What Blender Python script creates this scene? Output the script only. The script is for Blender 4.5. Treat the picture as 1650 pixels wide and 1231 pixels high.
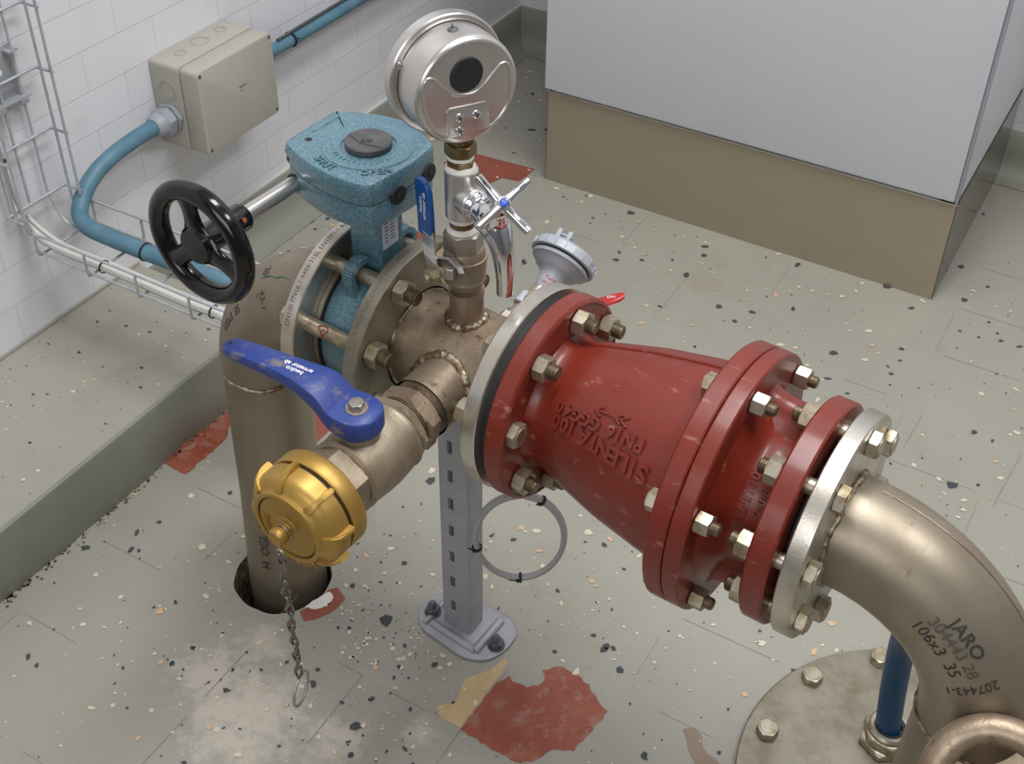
import bpy, bmesh, math, random
from mathutils import Vector, Matrix
random.seed(7)
PI = math.pi
D = bpy.data
for o in list(D.objects): D.objects.remove(o)
SC = bpy.context.scene
V = Vector

# ------------------------------------------------------------------ camera
cam = D.cameras.new('camera'); camo = D.objects.new('camera', cam); SC.collection.objects.link(camo)
cr = ((0.8267008, -0.3566705, 0.4351459), (0.5624956, 0.5062948, -0.6536546), (0.0128272, 0.7851444, 0.6191799))
camo.matrix_world = Matrix.Translation((0.3296172, -0.8095812, 1.3304452)) @ Matrix(cr).to_4x4()
cam.sensor_width = 36.0; cam.sensor_fit = 'HORIZONTAL'
cam.lens = 36.0 * 1998.254 / 1650.0
cam.shift_x = -0.0004; cam.shift_y = -0.05126
cam.clip_start = 0.02
SC.camera = camo
# ------------------------------------------------------------------ light and exposure
PSI = 0.0682567
def RW(x, y, z=0.0):                      # room coordinates -> world
    return V((math.cos(PSI)*x - math.sin(PSI)*y, math.sin(PSI)*x + math.cos(PSI)*y, z))
RMAT = Matrix.Rotation(PSI, 4, 'Z')
SC.view_settings.view_transform = 'Standard'
SC.view_settings.look = 'None'
SC.view_settings.gamma = 1.0
SC.view_settings.use_curve_mapping = False
SC.view_settings.exposure = 0.0
w = D.worlds.new('world'); SC.world = w; w.use_nodes = True
w.node_tree.nodes['Background'].inputs[0].default_value = (0.75, 0.82, 1.0, 1)
w.node_tree.nodes['Background'].inputs[1].default_value = 0.3
def area(name, loc, target, sx, sy, watt, col):
    l = D.lights.new(name, 'AREA'); l.shape = 'RECTANGLE'; l.size = sx; l.size_y = sy; l.energy = watt; l.color = col
    o = D.objects.new(name, l); SC.collection.objects.link(o); o.location = loc
    o.rotation_euler = (V(target) - V(loc)).to_track_quat('-Z', 'Y').to_euler()
    return o
area('window_daylight', RW(0.2, -2.06, 1.65), RW(-0.1, 0.3, 0.3), 1.5, 1.0, 11, (1.0, 0.98, 0.96))
area('ceiling_light_glow', RW(-0.15, 0.25, 2.48), RW(-0.15, 0.25, 0), 0.35, 1.3, 27, (0.97, 0.98, 1.0))
area('ceiling_light_glow', RW(1.0, 0.25, 2.48), RW(1.0, 0.25, 0), 0.35, 1.3, 22, (0.97, 0.98, 1.0))

# ------------------------------------------------------------------ materials
def lin(c):
    c = c/255.0
    return c/12.92 if c <= 0.04045 else ((c+0.055)/1.055)**2.4
def rgb(r, g, b): return (lin(r), lin(g), lin(b), 1.0)
def mat(name, col, rough=0.5, metal=0.0, col2=None, nscale=30.0, nmix=(0.45, 0.65), rough2=None, bump=0.0, bscale=200.0,
        coat=0.0, coatr=0.08, spec=0.5, detail=6.0, col3=None, n3scale=8.0, n3mix=(0.55, 0.7), stretch=(1, 1, 1)):
    m = D.materials.new(name); m.use_nodes = True
    nt = m.node_tree; N = nt.nodes; L = nt.links
    b = N['Principled BSDF']
    b.inputs['Base Color'].default_value = col
    b.inputs['Roughness'].default_value = rough
    b.inputs['Metallic'].default_value = metal
    b.inputs['Coat Weight'].default_value = coat
    b.inputs['Coat Roughness'].default_value = coatr
    b.inputs['Specular IOR Level'].default_value = spec
    tc = N.new('ShaderNodeTexCoord'); mp = N.new('ShaderNodeMapping'); mp.inputs['Scale'].default_value = stretch
    L.new(tc.outputs['Object'], mp.inputs['Vector'])
    out = None
    if col2:
        n = N.new('ShaderNodeTexNoise'); n.inputs['Scale'].default_value = nscale; n.inputs['Detail'].default_value = detail
        n.inputs['Roughness'].default_value = 0.65
        L.new(mp.outputs[0], n.inputs['Vector'])
        mr = N.new('ShaderNodeMapRange'); mr.inputs[1].default_value = nmix[0]; mr.inputs[2].default_value = nmix[1]
        L.new(n.outputs['Fac'], mr.inputs[0])
        mx = N.new('ShaderNodeMix'); mx.data_type = 'RGBA'; mx.inputs[6].default_value = col; mx.inputs[7].default_value = col2
        L.new(mr.outputs[0], mx.inputs[0]); out = mx.outputs[2]
        if rough2 is not None:
            r2 = N.new('ShaderNodeMapRange'); r2.inputs[1].default_value = nmix[0]; r2.inputs[2].default_value = nmix[1]
            r2.inputs[3].default_value = rough; r2.inputs[4].default_value = rough2
            L.new(n.outputs['Fac'], r2.inputs[0]); L.new(r2.outputs[0], b.inputs['Roughness'])
        if col3:
            n3 = N.new('ShaderNodeTexNoise'); n3.inputs['Scale'].default_value = n3scale; n3.inputs['Detail'].default_value = 8
            n3.inputs['Roughness'].default_value = 0.7
            L.new(mp.outputs[0], n3.inputs['Vector'])
            m3 = N.new('ShaderNodeMapRange'); m3.inputs[1].default_value = n3mix[0]; m3.inputs[2].default_value = n3mix[1]
            L.new(n3.outputs['Fac'], m3.inputs[0])
            x3 = N.new('ShaderNodeMix'); x3.data_type = 'RGBA'; x3.inputs[7].default_value = col3
            L.new(m3.outputs[0], x3.inputs[0]); L.new(out, x3.inputs[6]); out = x3.outputs[2]
        L.new(out, b.inputs['Base Color'])
    if bump > 0:
        nb = N.new('ShaderNodeTexNoise'); nb.inputs['Scale'].default_value = bscale; nb.inputs['Detail'].default_value = 3
        L.new(mp.outputs[0], nb.inputs['Vector'])
        bp = N.new('ShaderNodeBump'); bp.inputs['Strength'].default_value = bump; bp.inputs['Distance'].default_value = 0.001
        L.new(nb.outputs['Fac'], bp.inputs['Height']); L.new(bp.outputs[0], b.inputs['Normal'])
    return m
MT = {}
MT['steel'] = mat('dull_stainless_steel', rgb(176, 168, 156), 0.4, 0.85, rgb(140, 128, 112), 14, (0.4, 0.7), 0.5, 0.15, 300, col3=rgb(112, 95, 74), n3scale=22, n3mix=(0.62, 0.8))
MT['steelpipe'] = mat('drawn_stainless_pipe', rgb(158, 147, 130), 0.4, 0.72, rgb(132, 120, 102), 9, (0.35, 0.7), 0.52, 0.12, 250, col3=rgb(92, 78, 60), n3scale=36, n3mix=(0.62, 0.78), stretch=(1, 1, 0.35))
MT['steeldirty'] = mat('stained_stainless_steel', rgb(172, 154, 134), 0.38, 0.65, rgb(132, 112, 90), 22, (0.38, 0.66), 0.5, 0.4, 260, col3=rgb(82, 62, 44), n3scale=80, n3mix=(0.58, 0.70))
MT['rim'] = mat('machined_flange_steel', rgb(205, 200, 190), 0.3, 0.9, rgb(176, 160, 138), 24, (0.45, 0.75), 0.45, 0.12, 350, col3=rgb(150, 112, 74), n3scale=34, n3mix=(0.66, 0.76))
MT['flangeface'] = mat('flange_face_steel', rgb(150, 144, 130), 0.45, 0.75, rgb(120, 110, 92), 20, (0.4, 0.7), 0.55, 0.1, 350)
MT['bolt'] = mat('bolt_steel', rgb(185, 176, 158), 0.38, 0.85, rgb(150, 132, 100), 60, (0.45, 0.65), 0.5, 0.1, 500)
MT['boltdark'] = mat('thread_steel', rgb(140, 126, 104), 0.4, 0.85, rgb(96, 80, 58), 80, (0.4, 0.65), 0.5)
MT['weld'] = mat('weld_bead', rgb(176, 164, 144), 0.35, 0.8, rgb(112, 92, 66), 90, (0.4, 0.6), 0.55, 1.0, 260)
MT['red'] = mat('red_oxide_paint', rgb(119, 39, 24), 0.4, 0.0, rgb(108, 34, 21), 6, (0.4, 0.65), 0.46, 0.12, 120, coat=0.28, coatr=0.16, spec=0.4, col3=rgb(168, 118, 102), n3scale=42, n3mix=(0.60, 0.76), stretch=(1, 1.6, 1.6))
MT['teal'] = mat('hammered_teal_paint', rgb(66, 100, 112), 0.36, 0.0, rgb(92, 130, 143), 420, (0.42, 0.6), 0.42, 0.35, 420, coat=0.75, coatr=0.22, detail=2)
MT['gold'] = mat('gold_anodised_aluminium', rgb(180, 146, 78), 0.42, 0.68, rgb(166, 130, 62), 14, (0.4, 0.7), 0.48, 0.08, 300, col3=rgb(150, 142, 126), n3scale=60, n3mix=(0.68, 0.71))
MT['bluelever'] = mat('blue_lever_paint', rgb(44, 64, 132), 0.42, 0.0, rgb(38, 56, 122), 20, (0.4, 0.7), 0.5, 0.3, 160, col3=rgb(120, 112, 106), n3scale=42, n3mix=(0.56, 0.68))
MT['bluesleeve'] = mat('blue_vinyl_sleeve', rgb(28, 82, 150), 0.38, 0.0, coat=0.1)
MT['black'] = mat('glossy_black_phenolic', rgb(12, 11, 13), 0.14, 0.0, coat=0.15, spec=0.4, bump=0.05, bscale=40)
MT['rubber'] = mat('black_rubber', rgb(30, 30, 32), 0.6)
MT['darkcap'] = mat('dark_grey_plastic', rgb(74, 72, 74), 0.5, 0.0, rgb(90, 88, 88), 60)
MT['chrome'] = mat('chrome', rgb(225, 226, 230), 0.06, 1.0)
MT['satin'] = mat('satin_stainless', rgb(208, 205, 202), 0.27, 0.9, rgb(192, 187, 181), 10, (0.4, 0.7), 0.33)
MT['brass'] = mat('tarnished_brass', rgb(128, 108, 78), 0.36, 0.8, rgb(96, 78, 52), 60)
MT['ptfe'] = mat('white_thread_tape', rgb(226, 222, 214), 0.55, 0.0, bump=0.4, bscale=500)
MT['cast'] = mat('cast_stainless_body', rgb(160, 148, 128), 0.46, 0.6, rgb(130, 114, 92), 24, (0.4, 0.7), 0.55, 0.25, 300, col3=rgb(96, 78, 54), n3scale=50, n3mix=(0.64, 0.76))
MT['alugrey'] = mat('grey_painted_aluminium', rgb(168, 172, 180), 0.42, 0.15, rgb(158, 162, 170), 30, (0.4, 0.7), 0.48)
MT['galv'] = mat('galvanised_steel', rgb(170, 172, 176), 0.48, 0.35, rgb(158, 160, 163), 30, (0.4, 0.65), 0.55, 0.1, 300)
MT['wire'] = mat('galvanised_wire', rgb(186, 189, 192), 0.4, 0.4, rgb(168, 172, 176), 60)
MT['cablegrey'] = mat('grey_cable_sheath', rgb(160, 158, 158), 0.5)
MT['cablelight'] = mat('pale_cable_sheath', rgb(200, 198, 190), 0.55)
MT['hose'] = mat('blue_pvc_hose', rgb(90, 128, 144), 0.45, 0.0, rgb(70, 108, 128), 26, (0.4, 0.7), 0.55, 0.1, 100, col3=rgb(116, 110, 100), n3scale=34, n3mix=(0.60, 0.74))
MT['hosedark'] = mat('deep_blue_conduit', rgb(24, 68, 104), 0.45)
MT['boxbeige'] = mat('beige_plastic', rgb(172, 168, 157), 0.5, 0.0, rgb(168, 164, 152), 8, bump=0.05, bscale=500)
MT['glandgrey'] = mat('grey_plastic', rgb(148, 152, 160), 0.45)
MT['cabinet'] = mat('light_grey_powder_coat', rgb(206, 208, 212), 0.42, 0.0, rgb(203, 205, 209), 3, bump=0.06, bscale=900)
MT['plinth'] = mat('brushed_plinth_steel', rgb(172, 162, 142), 0.36, 0.5, rgb(170, 159, 139), 5, (0.3, 0.7), 0.38, stretch=(0.3, 0.3, 5))
MT['plinthside'] = mat('mirror_plinth_side', rgb(118, 112, 102), 0.16, 0.95)
MT['white'] = mat('white_print', rgb(235, 238, 242), 0.5)
MT['ink'] = mat('black_marking_ink', rgb(52, 48, 44), 0.6)
MT['inkgrey'] = mat('faint_marking_ink', rgb(98, 92, 84), 0.5, 0.4)
MT['redprint'] = mat('red_print', rgb(186, 60, 46), 0.5)
MT['redlever'] = mat('red_lever_paint', rgb(176, 34, 36), 0.35)
MT['bluedot'] = mat('blue_enamel', rgb(60, 88, 190), 0.25)
MT['redpad'] = mat('red_rubber_pad', rgb(200, 44, 24), 0.6)
MT['label'] = mat('silver_label', rgb(196, 200, 208), 0.4, 0.2)
MT['greenink'] = mat('green_ink', rgb(70, 120, 96), 0.6)
MT['orange'] = mat('rust_mark', rgb(142, 66, 34), 0.6)
MT['sand'] = mat('raw_mortar', rgb(168, 152, 124), 0.9, 0.0, rgb(90, 76, 58), 90, (0.4, 0.6), bump=1.0, bscale=200)
# floor family
MT['coat'] = mat('grey_floor_coating', rgb(152, 149, 139), 0.36, 0.0, rgb(160, 156, 143), 3.5, (0.35, 0.7), 0.46, 0.06, 30, col3=rgb(146, 134, 114), n3scale=4, n3mix=(0.56, 0.8), spec=0.45)
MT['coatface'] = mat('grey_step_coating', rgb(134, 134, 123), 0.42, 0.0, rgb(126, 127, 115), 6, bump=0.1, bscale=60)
MT['tile'] = mat('red_floor_tile', rgb(140, 66, 44), 0.5, 0.0, rgb(152, 84, 62), 22, (0.42, 0.62), 0.6, 0.2, 150, col3=rgb(168, 140, 126), n3scale=30, n3mix=(0.52, 0.75))
MT['tileclean'] = mat('clean_red_floor_tile', rgb(146, 80, 64), 0.5, 0.0, rgb(138, 72, 56), 14, bump=0.15, bscale=150)
MT['cream'] = mat('cream_primer', rgb(192, 166, 124), 0.55, 0.0, rgb(184, 156, 112), 30, bump=0.1, bscale=200)
MT['brownfilm'] = mat('brown_film', rgb(136, 118, 98), 0.5)
MT['chipc'] = mat('cream_flake', rgb(208, 198, 172), 0.5)
MT['chipp'] = mat('peach_flake', rgb(206, 172, 136), 0.5)
MT['chipd'] = mat('dark_flake', rgb(66, 68, 70), 0.75)
MT['joint'] = mat('coated_joint', rgb(136, 130, 115), 0.55)
MT['dirt'] = mat('dark_dirt', rgb(62, 48, 36), 0.8, 0.0, rgb(104, 86, 64), 60, (0.4, 0.6))
MT['chalk'] = mat('chalky_deposit', rgb(176, 170, 158), 0.75, 0.0, rgb(160, 150, 132), 60, (0.4, 0.65), 0.8, 0.4, 90)
MT['anchor'] = mat('dark_zinc_steel', rgb(96, 100, 104), 0.45, 0.5)
MT['chain'] = mat('grey_chain_steel', rgb(136, 130, 122), 0.35, 0.8, rgb(104, 96, 86), 300)
MT['dimwall'] = mat('dimmed_unseen_wall', rgb(120, 120, 122), 0.7)  # unseen walls greyed so glossy parts reflect a darker room
MT['ceiling'] = mat('white_ceiling_paint', rgb(225, 225, 222), 0.8)
MT['skirt'] = mat('grey_skirting_coat', rgb(140, 139, 128), 0.42, bump=0.1, bscale=60)
def emat(name, col, s):
    m = D.materials.new(name); m.use_nodes = True
    b = m.node_tree.nodes['Principled BSDF']; b.inputs['Emission Color'].default_value = col; b.inputs['Emission Strength'].default_value = s
    b.inputs['Base Color'].default_value = (0.8, 0.8, 0.8, 1)
    return m
MT['lamp'] = emat('lit_diffuser', (1, 0.98, 0.95, 1), 3.0)
MT['sky'] = emat('daylight_pane', (0.9, 0.95, 1, 1), 2.0)
def wall_mat():
    m = D.materials.new('white_glazed_wall_tile'); m.use_nodes = True
    nt = m.node_tree; N = nt.nodes; L = nt.links; b = N['Principled BSDF']
    tc = N.new('ShaderNodeTexCoord'); sep = N.new('ShaderNodeSeparateXYZ'); L.new(tc.outputs['Object'], sep.inputs[0])
    # the wall object's local x runs along the wall, local z up
    cmb = N.new('ShaderNodeCombineXYZ')
    ax = N.new('ShaderNodeMath'); ax.operation = 'ADD'; ax.inputs[1].default_value = 0.054
    az = N.new('ShaderNodeMath'); az.operation = 'ADD'; az.inputs[1].default_value = 0.0107
    L.new(sep.outputs[0], ax.inputs[0]); L.new(sep.outputs[2], az.inputs[0])
    L.new(ax.outputs[0], cmb.inputs[0]); L.new(az.outputs[0], cmb.inputs[1])
    br = N.new('ShaderNodeTexBrick'); L.new(cmb.outputs[0], br.inputs['Vector'])
    br.inputs['Scale'].default_value = 1.0; br.inputs['Brick Width'].default_value = 0.148; br.inputs['Row Height'].default_value = 0.0651
    br.inputs['Mortar Size'].default_value = 0.0012; br.inputs['Mortar Smooth'].default_value = 0.3; br.inputs['Bias'].default_value = 0
    br.inputs['Color1'].default_value = rgb(218, 218, 222); br.inputs['Color2'].default_value = rgb(222, 221, 225)
    br.inputs['Mortar'].default_value = rgb(208, 206, 208)
    n = N.new('ShaderNodeTexNoise'); n.inputs['Scale'].default_value = 9; n.inputs['Detail'].default_value = 8; L.new(tc.outputs['Object'], n.inputs['Vector'])
    mr = N.new('ShaderNodeMapRange'); mr.inputs[1].default_value = 0.58; mr.inputs[2].default_value = 0.85; L.new(n.outputs['Fac'], mr.inputs[0])
    mx = N.new('ShaderNodeMix'); mx.data_type = 'RGBA'; mx.inputs[7].default_value = rgb(206, 201, 194)
    L.new(mr.outputs[0], mx.inputs[0]); L.new(br.outputs['Color'], mx.inputs[6]); L.new(mx.outputs[2], b.inputs['Base Color'])
    bp = N.new('ShaderNodeBump'); bp.inputs['Strength'].default_value = 0.5; bp.inputs['Distance'].default_value = 0.0012; bp.invert = True
    L.new(br.outputs['Fac'], bp.inputs['Height']); L.new(bp.outputs[0], b.inputs['Normal'])
    b.inputs['Roughness'].default_value = 0.38
    return m
MT['wall'] = wall_mat()

# ------------------------------------------------------------------ mesh helpers
class MB:
    def __init__(s): s.v = []; s.f = []; s.m = []
    def add(s, vs, fs, mi=0):
        o = len(s.v); s.v += [tuple(p) for p in vs]; s.f += [tuple(i+o for i in f) for f in fs]; s.m += [mi]*len(fs)
        return s
def frame(o, axis, up=None):
    a = V(axis).normalized()
    u = V(up) if up is not None else (V((0, 0, 1)) if abs(a.z) < 0.9 else V((1, 0, 0)))
    x = (u - a*u.dot(a)).normalized(); y = a.cross(x)
    return Matrix(((x.x, y.x, a.x, o[0]), (x.y, y.y, a.y, o[1]), (x.z, y.z, a.z, o[2]), (0, 0, 0, 1)))
def revolve(mb, prof, o, axis, seg=48, up=None, closed=False, mi=0):
    """prof: list of (t along axis, radius)"""
    M = frame(o, axis, up); vs = []; fs = []; idx = []
    for t, r in prof:
        if r < 1e-7: idx.append([len(vs)]); vs.append(M @ V((0, 0, t)))
        else:
            idx.append(list(range(len(vs), len(vs)+seg)))
            vs += [M @ V((r*math.cos(2*PI*k/seg), r*math.sin(2*PI*k/seg), t)) for k in range(seg)]
    n = len(prof); rng = range(n if closed else n-1)
    for i in rng:
        a, b = idx[i], idx[(i+1) % n]
        for k in range(seg):
            k2 = (k+1) % seg
            if len(a) == 1 and len(b) == 1: continue
            if len(a) == 1: fs.append((a[0], b[k2], b[k]))
            elif len(b) == 1: fs.append((a[k], a[k2], b[0]))
            else: fs.append((a[k], a[k2], b[k2], b[k]))
    return mb.add(vs, fs, mi)
def ring(mb, t0, t1, ri, ro, o, axis, seg=64, c=0.001, mi=0):
    return revolve(mb, [(t0, ri), (t0, ro-c), (t0+c, ro), (t1-c, ro), (t1, ro-c), (t1, ri)], o, axis, seg, closed=True, mi=mi)
def disc(mb, t0, t1, r, o, axis, seg=48, c=0.001, mi=0):
    return revolve(mb, [(t0, 0), (t0, r-c), (t0+c, r), (t1-c, r), (t1, r-c), (t1, 0)], o, axis, seg, mi=mi)
def tube(mb, pts, r, seg=14, closed=False, cap=True, mi=0, flat=None):
    pts = [V(p) for p in pts]; n = len(pts); vs = []; fs = []
    R = r if isinstance(r, (list, tuple)) else [r]*n
    prev = None
    for i, p in enumerate(pts):
        if closed: t = pts[(i+1) % n] - pts[i-1]
        else: t = pts[min(i+1, n-1)] - pts[max(i-1, 0)]
        t = t.normalized()
        if prev is None:
            u = V((0, 0, 1)) if abs(t.z) < 0.9 else V((1, 0, 0))
            u = (u - t*u.dot(t)).normalized()
        else: u = (prev - t*prev.dot(t)).normalized()
        prev = u; w_ = t.cross(u)
        for k in range(seg):
            a = 2*PI*k/seg; fx = flat if flat else 1.0
            vs.append(p + u*R[i]*math.cos(a)*fx + w_*R[i]*math.sin(a))
    for i in range(n if closed else n-1):
        a = i*seg; b = ((i+1) % n)*seg
        for k in range(seg):
            k2 = (k+1) % seg; fs.append((a+k, a+k2, b+k2, b+k))
    if cap and not closed:
        fs.append(tuple(range(seg-1, -1, -1))); fs.append(tuple((n-1)*seg+k for k in range(seg)))
    return mb.add(vs, fs, mi)
def prism(mb, poly, M, h0, h1, c=0.0, mi=0, taper=1.0):
    """poly 2D (ccw) in the xy of M, extruded from h0 to h1 with an edge chamfer c"""
    n = len(poly); P = [V((a, b)) for a, b in poly]
    def inset(d):
        out = []
        for i in range(n):
            a, b, cc = P[i-1], P[i], P[(i+1) % n]
            e1 = (b-a).normalized(); e2 = (cc-b).normalized()
            n1 = V((-e1.y, e1.x)); n2 = V((-e2.y, e2.x)); m = (n1+n2)
            if m.length < 1e-6: m = n1
            m.normalize(); k = d/max(0.5, m.dot(n1)); out.append(b+m*k)
        return out
    if c > 0:
        I = inset(c); I2 = inset(c*0.3)
        L = [(I, h0), (I2, h0+c*0.3), (P, h0+c), (P, h1-c), (I2, h1-c*0.3), (I, h1)]
    else: L = [(P, h0), (P, h1)]
    vs = []; fs = []
    for Q, h in L: vs += [M @ V((q.x, q.y, h)) for q in Q]
    for i in range(len(L)-1):
        for k in range(n):
            k2 = (k+1) % n; fs.append((i*n+k, i*n+k2, (i+1)*n+k2, (i+1)*n+k))
    fs.append(tuple(range(n-1, -1, -1))); fs.append(tuple((len(L)-1)*n+k for k in range(n)))
    return mb.add(vs, fs, mi)
def box(mb, x0, x1, y0, y1, z0, z1, M=None, c=0.0, mi=0):
    M = M or Matrix.Identity(4)
    return prism(mb, [(x0, y0), (x1, y0), (x1, y1), (x0, y1)], M, z0, z1, c, mi)
def hexpoly(af, n=6, rot=0.0):
    R = af/2/math.cos(PI/n); return [(R*math.cos(2*PI*k/n+rot), R*math.sin(2*PI*k/n+rot)) for k in range(n)]
def hexnut(mb, M, h0, h1, af, rot=0.0, mi=0, hole=0.0):
    """hexagon with rounded (chamfered) corners on both ends"""
    R = af/2/math.cos(PI/6); n = 36; lay = []
    def ringpts(h, rmax):
        out = []
        for k in range(n):
            a = 2*PI*k/n; ah = ((a + PI/6) % (PI/3)) - PI/6
            r = min(af/2/math.cos(ah), rmax); out.append(M @ V((r*math.cos(a+rot), r*math.sin(a+rot), h)))
        return out
    c = (R-af/2)*0.62
    for h, rm in ((h0, af/2*0.97), (h0+c*0.5, af/2*1.06), (h0+c, R), (h1-c, R), (h1-c*0.5, af/2*1.06), (h1, af/2*0.97)): lay.append(ringpts(h, rm))
    vs = [p for l in lay for p in l]; fs = []
    for i in range(5):
        for k in range(n): fs.append((i*n+k, i*n+(k+1) % n, (i+1)*n+(k+1) % n, (i+1)*n+k))
    fs.append(tuple(range(n-1, -1, -1))); fs.append(tuple(5*n+k for k in range(n)))
    return mb.add(vs, fs, mi)
def thread(mb, o, axis, t0, t1, r, pitch=0.002, seg=24, mi=0):
    prof = [(t0, 0), (t0, r*0.88)]; t = t0
    while t < t1-0.0015:
        prof += [(t+pitch*0.25, r), (t+pitch*0.5, r), (t+pitch*0.75, r*0.87), (t+pitch, r*0.87)]; t += pitch
    prof += [(t1-0.0012, r*0.9), (t1, r*0.72), (t1, 0)]
    return revolve(mb, prof, o, axis, seg, mi=mi)
def arc(c, r, a0, a1, n, ex, ey):
    c, ex, ey = V(c), V(ex), V(ey)
    return [c + ex*r*math.cos(a0+(a1-a0)*i/n) + ey*r*math.sin(a0+(a1-a0)*i/n) for i in range(n+1)]
def catmull(P, n=8, closed=False):
    P = [V(p) for p in P]; out = []; m = len(P)
    for i in range(m if closed else m-1):
        if closed: a, b, c, d = P[i-1], P[i], P[(i+1) % m], P[(i+2) % m]
        else: a, b, c, d = P[max(i-1, 0)], P[i], P[i+1], P[min(i+2, m-1)]
        for k in range(n):
            t = k/n
            out.append(0.5*((2*b) + (c-a)*t + (2*a-5*b+4*c-d)*t*t + (3*b-a-3*c+d)*t**3))
    if not closed: out.append(P[-1])
    return out
def mesh(name, mb, mats, smooth=35):
    me = D.meshes.new(name); me.from_pydata(mb.v, [], mb.f)
    for m in (mats if isinstance(mats, (list, tuple)) else [mats]): me.materials.append(MT[m] if isinstance(m, str) else m)
    me.polygons.foreach_set('material_index', mb.m)
    bm = bmesh.new(); bm.from_mesh(me); bmesh.ops.recalc_face_normals(bm, faces=bm.faces); bm.to_mesh(me); bm.free()
    if smooth:
        me.shade_smooth(); me.set_sharp_from_angle(angle=math.radians(smooth))
    me.update(); return me
def worldpos(o):
    p = V((0, 0, 0))
    while o is not None: p += o.location; o = o.parent
    return p
def obj(name, mb, mats, parent=None, smooth=35, mw=None, label=None):
    """mesh data in world coordinates; the object is offset so that it stays there under its parent"""
    me = mb if isinstance(mb, bpy.types.Mesh) else mesh(name, mb, mats, smooth)
    o = D.objects.new(name, me); SC.collection.objects.link(o)
    base = V((0, 0, 0))
    if parent is not None:
        o.parent = parent
        if parent.get('_base') is not None: base = V(parent['_base'])
    if mw is not None: o.matrix_local = Matrix.Translation(-base) @ mw; o['_base'] = (0, 0, 0)
    else: o.location = -base; o['_base'] = (0, 0, 0)
    if label: o['label'] = label
    return o
def thing(name, label, cat, loc, group=None):
    o = D.objects.new(name, None); SC.collection.objects.link(o); o.location = loc; o.empty_display_size = 0.02
    o['label'] = label; o['category'] = cat; o['_base'] = tuple(loc)
    if group: o['group'] = group
    return o
def tag(o, label, cat, group=None):
    o['label'] = label; o['category'] = cat
    if group: o['group'] = group
    return o
def struct(name, mb, mats, smooth=0, mw=None):
    o = obj(name, mb, mats, None, smooth, mw); o['kind'] = 'structure'; return o
def text(mb, s, size, fn, depth=0.0, spacing=1.0, mi=0, align='CENTER', line=1.0, bold=0.0):
    """letters in (u,v,w), each point mapped by fn -> world"""
    cu = D.curves.new('t', 'FONT'); cu.body = s; cu.size = size; cu.align_x = align; cu.align_y = 'CENTER'
    cu.extrude = depth/2; cu.space_character = spacing; cu.space_line = line; cu.resolution_u = 3; cu.offset = bold
    if depth > 0: cu.bevel_depth = 0
    o = D.objects.new('t', cu); SC.collection.objects.link(o)
    dg = bpy.context.evaluated_depsgraph_get(); me = o.evaluated_get(dg).to_mesh()
    vs = [fn(p.co.x, p.co.y, p.co.z + depth/2) for p in me.vertices]; fs = [tuple(p.vertices) for p in me.polygons]
    mb.add(vs, fs, mi)
    o.evaluated_get(dg).to_mesh_clear(); D.objects.remove(o); D.curves.remove(cu)
    return mb
def wrapx(x0, ang, r, su=1, sv=1, yc=0.0, zc=0.5):
    """text along the pipe axis x: u -> x*su, v -> around; ang in radians from +y"""
    def f(u, v, w):
        x = x0+su*u; R = (r(x) if callable(r) else r)
        a = ang+sv*v/R; R += w
        return V((x, yc+R*math.cos(a), zc+R*math.sin(a)))
    return f
def wrapa(x0, ang, r, su=1, sv=1, yc=0.0, zc=0.5):
    """text running around the rim: u -> angle, v -> x"""
    def f(u, v, w):
        a = ang+su*u/r; R = r+w
        return V((x0+sv*v, yc+R*math.cos(a), zc+R*math.sin(a)))
    return f
def planar(o, ex, ey):
    o, ex, ey = V(o), V(ex).normalized(), V(ey).normalized(); n = ex.cross(ey)
    return lambda u, v, w: o + ex*u + ey*v + n*w
X, Y, Z = V((1, 0, 0)), V((0, 1, 0)), V((0, 0, 1))
AX = lambda x: V((x, 0, 0.5))

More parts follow.
